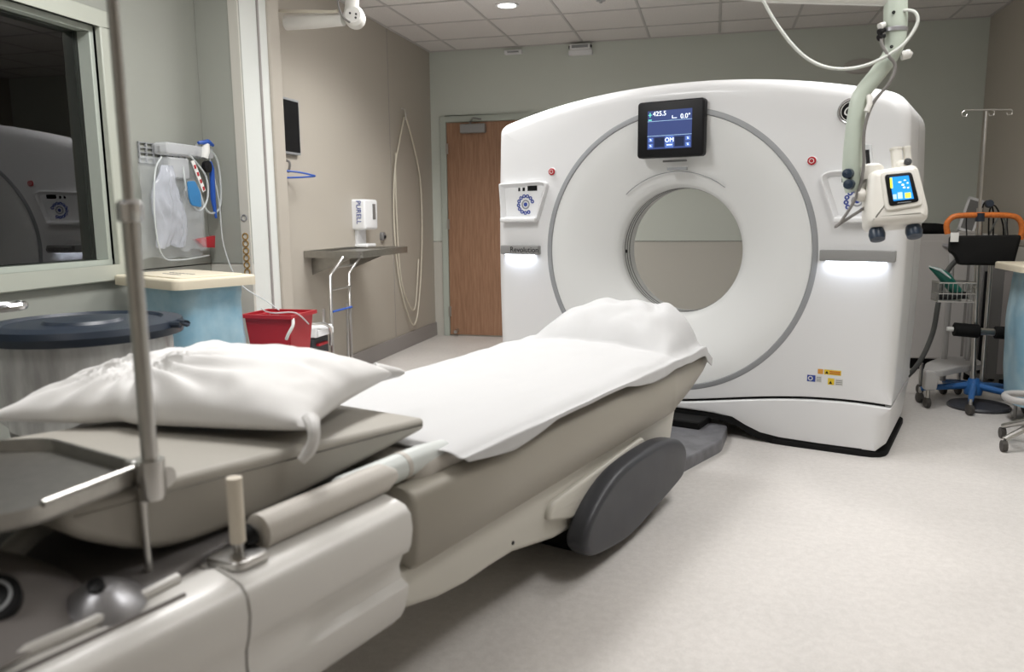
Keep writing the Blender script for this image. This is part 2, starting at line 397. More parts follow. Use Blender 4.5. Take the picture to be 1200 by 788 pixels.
# ------------------------------------------------------------ back wall fittings
d = tag(thing('door_1', None, None, (-2.2, YB, 0)), kind='structure')
DX0, DX1, DZ = -2.56, -1.60, 2.10
MB().box(DX0-.06, DX0, YB-.03, YB+.01, 0, DZ+.06).box(DX1, DX1+.06, YB-.03, YB+.01, 0, DZ+.06).box(DX0, DX1, YB-.03, YB+.01, DZ, DZ+.06).build('door_frame', T['frame_green'], d, bevel=.004)
MB().box(DX0+.004, DX1-.004, YB-.018, YB-.001, .015, DZ-.004).build('door_leaf', T['wood'], d, bevel=.002)
for z in (.25, 1.12, 1.85): MB().box(DX0-.004, DX0+.02, YB-.036, YB-.019, z-.05, z+.05).build('hinge', T['steel'], d, bevel=.002)
cb = MB().box(-2.40, -2.15, YB-.075, YB-.018, 1.99, 2.075).build('door_closer', T['closer_grey'], d, bevel=.006)
MB().tube([(-2.30, YB-.05, 2.075), (-2.30, YB-.05, 2.10), (-2.24, YB-.16, 2.115), (-2.20, YB-.03, 2.12)], .008, 8).build('closer_arm', T['closer_grey'], d)
MB().cyl((-2.48, YB-.02, .06), (-2.48, YB-.09, .05), .018).build('door_stop', T['steel'], d)
MB().lathe((-1.68, YB-.02, 1.0), (0, -1, 0), [(.03, 0), (.03, .01), (.012, .012), (.012, .05), (.02, .052), (.02, .06), (0.001, .06)], 16).build('door_handle', T['steel'], d)

t = thing('exit_beacon', 'small white louvred box on the grey back wall under the ceiling', 'wall box', (-1.235, YB, 2.70))
MB().slab(rrect(-1.345, -1.125, 2.655, 2.70, .008), YB-.05, YB, .006).build('lower_housing', T['panel_white'], t)
MB().slab(rrect(-1.33, -1.14, 2.70, 2.748, .008), YB-.075, YB, .006).build('upper_housing', T['panel_white'], t)
MB().box(-1.31, -1.16, YB-.077, YB-.07, 2.712, 2.738).build('louvre', T['ring_grey'], t, smooth=False)
for x in (-1.332, -1.138): MB().box(x-.008, x+.008, YB-.07, YB-.02, 2.715, 2.735).build('end_cap', T['black'], t, smooth=False)
MB().slab(rrect(-1.95, -1.79, 2.70, 2.745, .006), YB-.04, YB, .006)
t = thing('wall_sensor', 'small grey box at the top of the back wall left of the louvred box', 'wall box', (-1.88, YB, 2.70))
MB().slab(rrect(-1.96, -1.79, 2.70, 2.74, .008), YB-.035, YB, .006).build('housing', T['panel_white'], t)
MB().box(-1.93, -1.82, YB-.038, YB-.034, 2.712, 2.726).build('slot', T['ring_grey'], t, smooth=False)
t = thing('wall_speaker', 'round beige cover high on the grey wall behind the scanner', 'wall cover', (1.18, YB, 2.41))
MB().slab([(1.18+.15*cos(2*pi*k/40), 2.43+.062*sin(2*pi*k/40)) for k in range(40)], YB-.035, YB, .02).build('cover', T['cabinet'], t)
for a in (.10, -.10): MB().cyl((1.18+a, YB-.03, 2.43), (1.18+a, YB-.038, 2.43), .008, n=10).build('screw', T['steel'], t)

# ------------------------------------------------------------ left wall fittings
t = thing('wall_monitor', 'dark flat panel hung on the beige left wall beside the column', 'monitor', (XL, 4.76, 1.62))
MB().slab(rrect(4.60, 4.865, 1.61, 1.965, .008), XL+.03, XL, .004, 'x').build('frame', T['ring_grey'], t)
MB().box(XL+.029, XL+.033, 4.61, 4.85, 1.625, 1.95).build('screen', T['black'], t, smooth=False)
t = thing('wire_hook', 'blue wire hanger hook on the left wall under the dark panel', 'hook', (XL, 4.75, 1.5))
MB().tube([(XL+.02, 4.60, 1.50), (XL+.1, 4.70, 1.49), (XL+.14, 4.80, 1.475), (XL+.13, 4.84, 1.47), (XL+.06, 4.78, 1.462), (XL+.0, 4.66, 1.455)], .006, 8, smooth_n=4).build('wire', T['blue'], t)
MB().tube([(XL, 4.69, 1.57), (XL+.03, 4.70, 1.56), (XL+.035, 4.70, 1.53), (XL+.02, 4.70, 1.49)], .008, 8, smooth_n=3).build('bracket', T['cable_grey'], t)

t = thing('hand_sanitizer_dispenser', 'white wall dispenser with blue label above the steel shelf', 'dispenser', (XL, 5.78, 1.10))
MB().slab(rrect(5.66, 5.90, 1.10, 1.335, .02), XL+.11, XL, .02, 'x').build('body', T['panel_white'], t)
MB().slab(rrect(5.70, 5.86, .97, 1.335, .015), XL+.02, XL, .006, 'x').build('back_plate', T['panel_white'], t)
MB().box(XL+.109, XL+.113, 5.80, 5.85, 1.18, 1.30).build('sight_window', T['trim_grey'], t, smooth=False)
MB().slab(rrect(5.69, 5.87, .965, .99, .01), XL+.10, XL, .006, 'x').build('drip_tray', T['panel_white'], t)
text('lettering', 'PURELL', .055, (XL+.055, 5.6585, 1.235), T['ink_blue'], t, (0, 0, -1), (1, 0, 0), .002, WD)

t = thing('steel_wall_shelf', 'stainless steel wall shelf with a raised rim under the dispenser', 'shelf', (-2.5, 5.3, .92))
MB().box(XL+.005, -2.29, 4.89, 5.72, .945, .955).build('shelf_plate', T['brushed'], t, smooth=False)
rim = MB().prism(round_poly([(XL+.003, 4.885), (-2.285, 4.885), (-2.285, 5.725), (XL+.003, 5.725)], [0, .04, .04, 0]), .925, .975, 'z')
rim.build('raised_rim', T['brushed'], t, bevel=.004) if False else None
def ring_wall(mb, poly, th, z0, z1):
    nr = normals2(poly); inn = [(p[0]-n[0]*th, p[1]-n[1]*th) for p, n in zip(poly, nr)]
    mb.rings([[Vector((*p, z0)) for p in poly], [Vector((*p, z1)) for p in poly], [Vector((*p, z1)) for p in inn], [Vector((*p, z0)) for p in inn], [Vector((*p, z0)) for p in poly]], False, False)
    return mb
ring_wall(MB(), round_poly([(XL+.003, 4.885), (-2.285, 4.885), (-2.285, 5.725), (XL+.003, 5.725)], [0, .04, .04, 0]), .012, .925, .972).build('raised_rim', T['brushed'], t)
for y in (5.0, 5.6): MB().prism([(XL+.002, .945), (-2.35, .945), (XL+.002, .80)], y-.01, y+.01, 'y').build('bracket', T['brushed'], t)

t = thing('tray_stand', 'folded chrome tray stand leaning under the steel wall shelf', 'stand', (-2.42, 5.0, 0))
Y0, Y1 = 4.56, 4.83
for y in (Y0, Y1):
    MB().tube([(-2.33, y+.13, .94), (-2.35, y+.03, .86), (-2.36, y, .83), (-2.37, y, .05)], .011, 10).build('upright', T['steel'], t)
for y in (Y0-.03, Y1+.03): MB().tube([(-2.40, y, .62), (-2.41, y, .03)], .010, 10).build('outer_tube', T['steel'], t)
for z, n in ((.88, .05), (.74, 0), (.60, 0)): MB().cyl((-2.35, Y0+n, z), (-2.35, Y1+n, z), .007, n=8).build('rung', T['steel'] if z != .60 else T['blue'], t, label=None if z != .60 else 'blue strap around the uprights')
MB().box(-2.42, -2.33, Y0-.06, Y1+.06, 0, .035).build('foot', T['steel'], t, bevel=.005)

t = thing('supply_cart', 'small white cart with red pull handles in front of the tray stand', 'cart', (-2.5, 4.35, 0))
MB().box(-2.69, -2.36, 4.30, 4.50, .05, .46).build('body', T['dark_plastic'], t, bevel=.006)
MB().slab(rrect(-2.70, -2.33, .47, .53, .01), 4.29, 4.51, .008, both=True).build('top_drawer', T['panel_white'], t)
MB().box(-2.328, -2.320, 4.30, 4.50, .475, .515).build('drawer_face', T['panel_white'], t, bevel=.003)
for z in (.25, .34, .41): MB().box(-2.362, -2.34, 4.34, 4.46, z, z+.018).build('pull_handle', T['red'], t, bevel=.003)
MB().tube([(-2.69, 4.27, .57), (-2.5, 4.26, .58), (-2.35, 4.28, .56), (-2.31, 4.36, .55), (-2.31, 4.44, .50), (-2.32, 4.45, .40)], .009, 8, smooth_n=4).build('top_rail', T['steel'], t)
for x in (-2.66, -2.38):
    for y in (4.33, 4.47): MB().lathe((x-.012, y, .028), (1, 0, 0), [(.001, 0), (.028, 0), (.028, .022), (.001, .022)], 14).build('caster', T['caster'], t)

t = thing('wall_outlet', 'small dark call switch on the beige wall right of the dispenser', 'switch', (XL, 6.2, 1.02))
MB().slab(rrect(6.17, 6.24, 1.0, 1.07, .02), XL+.03, XL, .01, 'x').build('body', T['trim_grey'], t)
MB().lathe((XL+.03, 6.205, 1.03), (1, 0, 0), [(.014, 0), (.012, .01), (.001, .011)], 12).build('button', T['black'], t)

t = thing('hanging_cable', 'long cream cable looped on a hook down the beige left wall', 'cable', (XL, 6.75, .2))
MB().tube([(XL+.03, 6.72, 2.07), (XL+.03, 6.60, 1.86), (XL+.03, 6.47, 1.60), (XL+.02, 6.44, 1.2), (XL+.02, 6.48, .8), (XL+.02, 6.58, .5), (XL+.03, 6.76, .22), (XL+.03, 6.90, .26), (XL+.02, 7.05, .62), (XL+.02, 7.12, 1.1), (XL+.02, 7.10, 1.55), (XL+.03, 6.92, 1.86), (XL+.03, 6.76, 2.08)], .007, 8, smooth_n=6).build('cable', T['cable_cream'], t)
MB().tube([(XL+.02, 6.52, 1.75), (XL+.02, 6.50, 1.3), (XL+.02, 6.55, .7), (XL+.025, 6.70, .42), (XL+.03, 6.86, .36), (XL+.03, 6.98, .8)], .006, 8, smooth_n=6).build('cable', T['cable_cream'], t)
MB().tube([(XL, 6.74, 2.15), (XL+.03, 6.74, 2.14), (XL+.04, 6.74, 2.08), (XL+.04, 6.74, 2.05), (XL+.02, 6.74, 2.06)], .006, 8).build('wall_hook', T['steel'], t)

# gas outlet rings on the column
ORD = ['topmost', 'second', 'third', 'fourth', 'fifth', 'lowest']
for i, z in enumerate([1.20, 1.10, 1.061, 1.022, .983, .944, .905]):
    tag(MB().lathe((-2.485, 3.838, z), (0, -1, 0), [(.013, 0), (.014, .006), (.018, .006), (.020, 0)], 20).build('outlet_ring', T['silver'] if i == 0 else T['gold']),
        'grey outlet ring alone above the gold ones on the column edge' if i == 0 else ORD[i-1]+' gold ring counted down the row on the column edge', 'outlet', None if i == 0 else 'gold rings in a row on the column')

# wall rack with hanging breathing circuits in clear bags
t = thing('wall_rack', 'grey wire rack on the wall with a clear arm holding hanging bags', 'rack', (XL, 3.5, 1.5))
rk = MB()
for i in range(8): rk.box(XL+.002, XL+.012, 3.33+i*.05, 3.338+i*.05, 1.47, 1.57)
for i in range(5): rk.box(XL+.002, XL+.010, 3.33, 3.69, 1.47+i*.024, 1.475+i*.024)
rk.build('wire_panel', T['ring_grey'], t, smooth=False)
MB().slab(rrect(3.42, 3.80, 1.515, 1.575, .015), XL+.10, XL+.02, .01, 'x', both=True).build('clear_arm', T['acrylic'], t)
MB().box(XL+.002, XL+.02, 3.45, 3.47, 1.52, 1.56).box(XL+.002, XL+.02, 3.75, 3.77, 1.52, 1.56).build('standoff', T['steel'], t)
MB().slab(rrect(3.44, 3.60, 1.40, 1.505, .01), XL+.09, XL+.02, .01, 'x', both=True).build('holder_box', T['acrylic'], t)
def bag(name, label, y0, y1, z0, z1, x, mt, ph=0, neck=.25):
    def P(u, v, sg):
        yc = (y0+y1)/2; hw = (y1-y0)/2*(neck+(1-neck)*min(1, (1-v)*2.2)**.8) if v > .5 else (y1-y0)/2
        y = yc+(u*2-1)*hw+.015*sin(v*7+ph); th = .035*(1-(2*u-1)**2)**.5*sin(pi*min(max(v, .02), .98))**.6
        th += .016*abs(noise.noise(Vector((u*4+ph, v*3, sg))))+.010*noise.noise(Vector((u*11+ph, v*5+u*3, sg*2)))
        return Vector((x+sg*th, y+.012*noise.noise(Vector((v*6, ph, 1))), z0+(z1-z0)*v+.025*(1-v)*noise.noise(Vector((u*3, ph, 4)))))
    b_ = MB(); b_.grid(lambda u, v: P(u, v, 1), 26, 30); b_.grid(lambda u, v: P(u, v, -1), 26, 30)
    return tag(b_.build(name, mt, recalc=False), label, 'bag')
bag('breathing_bag', 'white translucent bag hanging lowest at the left of the wall rack', 3.30, 3.52, 1.06, 1.46, XL+.09, T['clear_bag_white'], 0, .35)
bag('breathing_bag', 'clear bag hanging to the right under the blue card', 3.48, 3.68, 1.04, 1.36, XL+.09, T['clear_bag'], 2, .3)
bag('breathing_bag', 'large clear plastic bag draped over the whole rack behind the tubes', 3.26, 3.74, 1.0, 1.5, XL+.045, T['clear_bag'], 4, .8)
t = tag(MB().slab(round_poly([(3.50, 1.385), (3.56, 1.39), (3.60, 1.33), (3.60, 1.255), (3.52, 1.265), (3.505, 1.30)], .015), XL+.145, XL+.139, .002, 'x').build('blue_card', T['bag_blue']), 'crumpled blue card hanging in front of the clear bags', 'card')
t = tag(MB().slab([(3.63, 1.09), (3.80, 1.105), (3.79, 1.04), (3.70, 1.045)], XL+.075, XL+.05, .003, 'x').build('red_tag', T['red']), 'small red tag hanging at the lower right of the bags', 'tag')
t = thing('ribbon_tag', 'white ribbon with red marks hanging from the rack', 'ribbon', (XL+.12, 3.60, 1.35))
MB().prism([(3.575, 1.49), (3.60, 1.495), (3.68, 1.345), (3.655, 1.335)], XL+.115, XL+.119, 'x').build('ribbon', T['paper'], t, smooth=False)
for i in range(4):
    y = 3.592+.02*i; z = 1.47-.036*i
    MB().prism([(y, z), (y+.014, z+.004), (y+.02, z-.014), (y+.006, z-.018)], XL+.119, XL+.1215, 'x').build('red_mark', T['red'], t, smooth=False)
t = tag(MB().tube([(XL+.1, 3.76, 1.50), (XL+.1, 3.77, 1.46), (XL+.1, 3.765, 1.30), (XL+.1, 3.78, 1.20)], [.008, .014, .014, .006], 10).build('blue_probe', T['blue']), 'blue tube probe hanging vertically at the right of the rack', 'probe')
for lab, pts, rr in (('clear oxygen tubing looped widest to the right of the rack', [(XL+.08, 3.68, 1.58), (XL+.1, 3.80, 1.54), (XL+.1, 3.84, 1.42), (XL+.1, 3.82, 1.26), (XL+.1, 3.72, 1.23), (XL+.1, 3.66, 1.32), (XL+.1, 3.64, 1.46)], .006),
                     ('clear tubing loop hanging in the middle of the rack', [(XL+.11, 3.58, 1.52), (XL+.11, 3.70, 1.42), (XL+.11, 3.70, 1.30), (XL+.11, 3.62, 1.24), (XL+.11, 3.54, 1.32), (XL+.11, 3.52, 1.46)], .005),
                     ('thin clear tube trailing from the rack down to the red bin', [(XL+.09, 3.76, 1.56), (XL+.11, 3.80, 1.3), (XL+.13, 3.79, 1.05), (XL+.22, 3.78, .85), (XL+.4, 3.74, .76), (XL+.5, 3.70, .715)], .004),
                     ('clear tubing running down the left end of the rack', [(XL+.08, 3.40, 1.5), (XL+.1, 3.32, 1.42), (XL+.11, 3.28, 1.2), (XL+.09, 3.34, 1.02), (XL+.07, 3.5, .99), (XL+.06, 3.75, 1.0)], .004)):
    tag(MB().tube(pts, rr, 8, smooth_n=6).build('clear_tubing', T['clear_tube']), lab, 'tubing')
t = thing('regulator', 'dark round gauge with white knob and blue cap above the tubing', 'regulator', (XL+.1, 3.72, 1.44))
MB().lathe((XL+.10, 3.715, 1.47), (1, 0, 0), [(.001, 0), (.03, 0), (.032, .02), (.001, .024)], 18).build('gauge', T['black'], t)
MB().tube([(XL+.1, 3.67, 1.59), (XL+.11, 3.74, 1.60), (XL+.11, 3.78, 1.585)], [.008, .014, .008], 8).build('cap', T['blue'], t)
MB().lathe((XL+.10, 3.72, 1.55), (0, .3, 1), [(.02, -.04), (.026, 0), (.02, .04), (.001, .045)], 14).build('valve', T['paper'], t)

# bins below the window
Mh = Matrix.Translation((-2.355, 3.13, 0)) @ Matrix.Rotation(radians(-25), 4, 'Z')
t = thing('linen_hamper', 'square hamper in a blue liner bag under a beige hinged lid', 'hamper', (-2.355, 3.13, 0))
def hbag(u, v):
    a = 2*pi*u; k = .75
    c_, s_ = cos(a), sin(a); n_ = (abs(c_)**4+abs(s_)**4)**-.25
    sc = (.90+.08*sin(pi*v*.9)) if v < .93 else .97
    x = .27*c_*n_*sc; y = .185*s_*n_*sc; f_ = 1+.03*noise.noise(Vector((c_*3, s_*3, v*4)))+.02*noise.noise(Vector((c_*9, s_*9, v*7)))
    return Mh @ Vector((x*f_, y*f_, .10+.80*v))
MB().grid(hbag, 64, 24).build('liner_bag', T['hamper_blue'], t)
MB(WD).prism([(-.3, 0)], 0, 0) if False else None
lp = [Mh @ Vector((*p, 0)) for p in rrect(-.29, .29, -.2, .2, .04)]
MB().slab([(p.x, p.y) for p in lp], .945, .90, .012, 'z').build('lid', T['lid_beige'], t)
lp = [Mh @ Vector((*p, 0)) for p in rrect(-.25, .25, -.16, .16, .04)]
MB().slab([(p.x, p.y) for p in lp], .951, .944, .004, 'z').build('lid_panel', T['lid_beige'], t)
for a, b_ in ((-.275, .0), (-.22, .15), (.2, .12), (.0, -.1)):
    p = Mh @ Vector((a, b_, 0)); MB().cyl((p.x, p.y, .05), (p.x, p.y, .90), .011, n=10).build('leg', T['lift_grey'], t)
    MB().lathe((p.x, p.y-.01, .025), (0, 1, 0), [(.001, 0), (.025, 0), (.025, .02), (.001, .02)], 12).build('caster', T['caster'], t)
p = [Mh @ Vector(v) for v in ((-.30, .02, .90), (-.335, .02, .89), (-.34, .02, .84), (-.34, .02, .06))]
MB().tube(p, .012, 10).build('pedal_rod', T['lift_grey'], t)
for k_, (xa, xb) in enumerate(((-.10, .12), (-.06, .09))):
    MB().tube([Mh @ Vector((xa+(xb-xa)*i/14, -.02-.05*k_+.006*(-1)**i, .9515)) for i in range(15)], .0016, 5).build('print_line', T['trim_grey'], t)

t = thing('round_bin', 'large round waste bin with navy lid and clear liner bag', 'bin', (-2.08, 2.22, 0))
MB().lathe((-2.08, 2.22, 0), (0, 0, 1), [(.001, 0), (.21, 0), (.22, .02), (.265, .80), (.255, .80), (.21, .03)], 40).build('body', T['bin_grey'], t)
def film(u, v):
    a = 2*pi*u; f_ = .272+.006*noise.noise(Vector((cos(a)*6, sin(a)*6, v*3)))+.004*sin(a*23+3*v); 
    return Vector((-2.08+f_*cos(a), 2.22+f_*sin(a), .55+.27*v-.03*(1-v)*sin(3*a)))
MB().grid(film, 120, 12).build('liner_bag', T['bag_film'], t)
MB().lathe((-2.08, 2.22, 0), (0, 0, 1), [(.285, .805), (.312, .81), (.318, .835), (.31, .855), (.25, .862), (.24, .852), (.13, .855), (.12, .865), (.001, .868)], 48).build('lid', T['lid_navy'], t)
MB().slab([(-1.87, 2.05), (-1.83, 2.05), (-1.80, 2.12), (-1.80, 2.32), (-1.83, 2.39), (-1.87, 2.39)], .856, .815, .008, 'z').build('lid_handle', T['lid_navy'], t) if False else None
MB().tube([(-1.80, 2.26, .845), (-1.74, 2.27, .845), (-1.735, 2.30, .845), (-1.80, 2.34, .845)], .012, 8).build('lid_tab', T['lid_navy'], t)
t = thing('cart_handle', 'bent chrome cart handle poking in at the left edge above the navy lid', 'handle', (-2.12, 1.58, 0))
MB().tube([(-2.12, 1.58, 0), (-2.12, 1.58, .91), (-2.09, 1.64, .95), (-1.94, 1.78, .962), (-1.885, 1.80, .962), (-1.89, 1.75, .958), (-1.99, 1.64, .95)], .011, 10, smooth_n=4).build('rail', T['chrome'], t)
MB().box(-2.20, -2.04, 1.50, 1.66, 0, .03).build('foot', T['dark_plastic'], t, bevel=.01)

t = thing('red_bin', 'red open-topped sharps bin on a stand beside the blue hamper', 'bin', (-2.16, 3.60, 0))
def frus(mb, cx, cy, z0, z1, a0, b0, a1, b1, th=.008):
    o = [[Vector((cx+x*a, cy+y*b, z)) for x, y in ((-1, -1), (1, -1), (1, 1), (-1, 1))] for a, b, z in ((a0, b0, z0), (a1, b1, z1), (a1-th, b1-th, z1), (a0-th, b0-th, z0+th))]
    mb.rings(o, True, True); return mb
frus(MB(), -2.16, 3.60, .40, .705, .10, .09, .13, .115).build('body', T['red'], t, bevel=.008)
ring_wall(MB(), [(-2.305, 3.47), (-2.015, 3.47), (-2.015, 3.73), (-2.305, 3.73)], .02, .70, .718).build('rim', T['red'], t)
MB().tube([(-2.02, 3.49, .70), (-2.01, 3.47, .67), (-2.03, 3.46, .63), (-2.05, 3.47, .60)], .008, 8, smooth_n=3).build('side_clip', T['paper'], t)
for x in (-2.25, -2.07):
    for y in (3.52, 3.68): MB().cyl((x, y, 0), (x, y, .41), .01, n=8).build('leg', T['steel'], t)
MB().box(-2.27, -2.05, 3.50, 3.70, .388, .40).build('stand_plate', T['steel'], t)
tag(MB().tube([(-2.30, 3.66, .725), (-2.18, 3.52, .728), (-2.1, 3.47, .73), (-2.02, 3.52, .726), (-1.995, 3.6, .66)], .004, 8, smooth_n=5).build('clear_tubing', T['clear_tube']), 'clear tubing lying over the rim of the red bin', 'tubing')

# ------------------------------------------------------------ CT gantry
SCN, ZR = -1.12, .995
gt = thing('ct_gantry', 'large white ring-shaped CT scanner gantry with a lit screen', 'scanner', (-1.11, .45, 0), space=ST)
HW = 1.13; CS = -1.11
def seam(s):
    d_ = abs(s-CS)/1.13; return .172+.105*sin(min(d_, 1)*pi*.60)**1.3
def top(s): d_ = (s-CS)/HW; return 1.895-.16*abs(d_)**2.1
def gantry_outline():
    P = []; N = 60
    for i in range(N+1):                       # bottom, left to right
        s = CS-HW+2*HW*i/N; P.append((s, seam(s)))
    zt = top(CS+HW)
    RR, RL = .11, .06
    for i in range(1, 20): P.append((CS+HW+.015*sin(pi*i/20), seam(CS+HW)+(zt-RR-seam(CS+HW))*i/20))
    for i in range(9):
        q = i/8; s1 = CS+HW-RR; P.append((( CS+HW)*(1-q)**2+2*q*(1-q)*(CS+HW)+q*q*s1, (zt-RR)*(1-q)**2+2*q*(1-q)*zt+q*q*top(s1)))
    for i in range(1, N-3):
        s = CS+HW-RR-(2*HW-RR-RL)*i/(N-3); P.append((s, top(s)))
    for i in range(9):
        q = i/8; s1 = CS-HW+RL; P.append((s1*(1-q)**2+2*q*(1-q)*(CS-HW)+q*q*(CS-HW), top(s1)*(1-q)**2+2*q*(1-q)*zt+q*q*(zt-RL)))
    for i in range(1, 20): P.append((CS-HW-.015*sin(pi*i/20), zt-RL-(zt-RL-seam(CS-HW))*i/20))
    return P
OUT = gantry_outline()
def shell(name, t_face, t_side, r, rring, parent, m):
    sg = 1 if t_side > t_face else -1
    nr = normals2(OUT); wts = [(.08 if n[1] < -.7 else 1) for n in nr]
    inner = []
    for p in OUT:
        v = Vector((p[0]-SCN, p[1]-ZR)); v.normalize(); inner.append((SCN+v.x*rring, ZR+v.y*rring))
    off = [(p[0]-n[0]*r*q, p[1]-n[1]*r*q) for p, n, q in zip(OUT, nr, wts)]
    rg = [[Vector((p[0], t_face+sg*.02, p[1])) for p in inner], [Vector((p[0], t_face, p[1])) for p in inner]]
    for k in (.33, .66): rg.append([Vector((a[0]*(1-k)+b_[0]*k, t_face, a[1]*(1-k)+b_[1]*k)) for a, b_ in zip(inner, off)])
    K = 6
    for i in range(K+1):
        a = pi/2*i/K
        rg.append([Vector((p[0]-n[0]*r*q*(1-sin(a)), t_face+sg*r*q*(1-cos(a)), p[1]-n[1]*r*q*(1-sin(a)))) for p, n, q in zip(OUT, nr, wts)])
    rg.append([Vector((p[0], t_side, p[1])) for p in OUT])
    return MB(ST).rings(rg, False, False).build(name, m, parent, angle=50)
shell('front_cover', 0, .44, .07, .768, gt, T['gantry_white'])
shell('rear_cover', .90, .448, .09, .768, gt, T['gantry_white'])
# dark gap between front and rear cover
nr = normals2(OUT); sm = [(p[0]-n[0]*.02, p[1]-n[1]*.02) for p, n in zip(OUT, nr)]
MB(ST).rings([[Vector((p[0], .43, p[1])) for p in sm], [Vector((p[0], .46, p[1])) for p in sm]], False, False).build('cover_gap', T['black'], gt)
ax = (0, 1, 0); c0 = (SCN, 0, ZR)
MB(ST).lathe(c0, ax, [(.770, .012), (.768, -.001), (.762, -.004), (.742, -.004), (.738, .004), (.738, .012)], 160).build('outer_ring', T['ring_grey'], gt)
prof = [(.738, .002), (.70, .004)]
for i in range(1, 13):
    u = i/12; r = .70-(.70-.375)*u; prof.append((r, .004+.115*u**1.6))
prof += [(.362, .135), (.352, .155)]
MB(ST).lathe(c0, ax, prof, 128).build('bowl', T['bowl_white'], gt)
MB(ST).lathe(c0, ax, [(.352, .155), (.350, .17), (.350, .30), (.352, .33)], 96).build('bore_tunnel', T['bowl_white'], gt)
for h in (.185, .215, .25):
    MB(ST).lathe(c0, ax, [(.3505, h), (.3475, h), (.3475, h+.008), (.3505, h+.008)], 96).build('laser_ring', T['trim_grey'], gt)
prof = [(.352, .33), (.40, .42), (.52, .60), (.66, .76), (.75, .87), (.768, .885)]
MB(ST).lathe(c0, ax, prof, 96).build('rear_bowl', T['bowl_white'], gt)
# thin groove arc above the bore and aperture slots
MB(ST).tube([(SCN+.435*cos(radians(a)), .075, ZR+.435*sin(radians(a))) for a in range(52, 136, 3)], .0025, 6).build('groove', T['ring_grey'], gt)
MB(ST).box(-1.175, -1.045, .004, .02, 1.478, 1.488).build('slot', T['trim_grey'], gt, smooth=False)
MB(ST).box(-1.155, -1.045, .018, .035, 1.435, 1.450).build('slot', T['ring_grey'], gt, smooth=False)
MB(ST).lathe((SCN-.346, .20, ZR-.01), (1, 0, 0), [(.010, -.002), (.010, .004), (.001, .004)], 12).build('laser_aperture', T['black'], gt)
# display
dy = -.045
ds = MB(ST).slab(rrect(-1.305, -.935, 1.50, 1.795, .018), dy, .0, .010).build('display_bezel', T['black'], gt)
MB(ST).box(-1.245, -1.0, dy-.002, dy+.004, 1.545, 1.745).build('screen', T['screen_blue'], ds, smooth=False)
for a in ((-1.245, -1.0, 1.69, 1.6915), (-1.245, -1.0, 1.6135, 1.615)): MB(ST).box(a[0], a[1], dy-.003, dy-.001, a[2], a[3]).build('screen_line', T['ui_pale'], ds, smooth=False)
MB(ST).box(-1.205, -1.150, dy-.003, dy-.001, 1.555, 1.605).box(-1.09, -1.04, dy-.003, dy-.001, 1.555, 1.605).build('screen_cell', T['ui_dark'], ds, smooth=False)
MB(ST).box(-1.143, -1.098, dy-.003, dy-.001, 1.550, 1.610).build('screen_button', T['ui_cell'], ds, smooth=False)
for x, z in ((-1.239, 1.583), (-1.239, 1.552), (-1.032, 1.583), (-1.032, 1.552)): MB(ST).box(x, x+.026, dy-.003, dy-.001, z, z+.022).build('screen_button', T['ui_cell'], ds, smooth=False)
X_, Z_ = (1, 0, 0), (0, 0, 1)
text('screen_text', '425.5', .034, (-1.178, dy-.003, 1.728), T['ui_white'], ds, X_, Z_)
text('screen_text', '0.0°', .034, (-1.035, dy-.003, 1.707), T['ui_white'], ds, X_, Z_)
text('screen_text', 'OM', .032, (-1.1205, dy-.0035, 1.589), T['ui_white'], ds, X_, Z_)
MB(ST).box(-1.135, -1.105, dy-.0045, dy-.003, 1.562, 1.567).box(-1.105, -1.082, dy-.004, dy-.002, 1.700, 1.703).box(-1.108, -1.105, dy-.004, dy-.002, 1.700, 1.715).build('screen_text', T['ui_white'], ds, smooth=False)
MB(ST).box(-1.241, -1.221, dy-.004, dy-.002, 1.722, 1.726).box(-1.233, -1.229, dy-.004, dy-.002, 1.712, 1.736).box(-1.24, -1.222, dy-.004, dy-.002, 1.695, 1.701).build('screen_icon', T['ui_green'], ds, smooth=False)
for x, z in ((-1.226, 1.594), (-1.226, 1.563), (-1.019, 1.594), (-1.019, 1.563)): text('screen_icon', '%', .016, (x, dy-.0035, z), T['ui_white'], ds, X_, Z_)

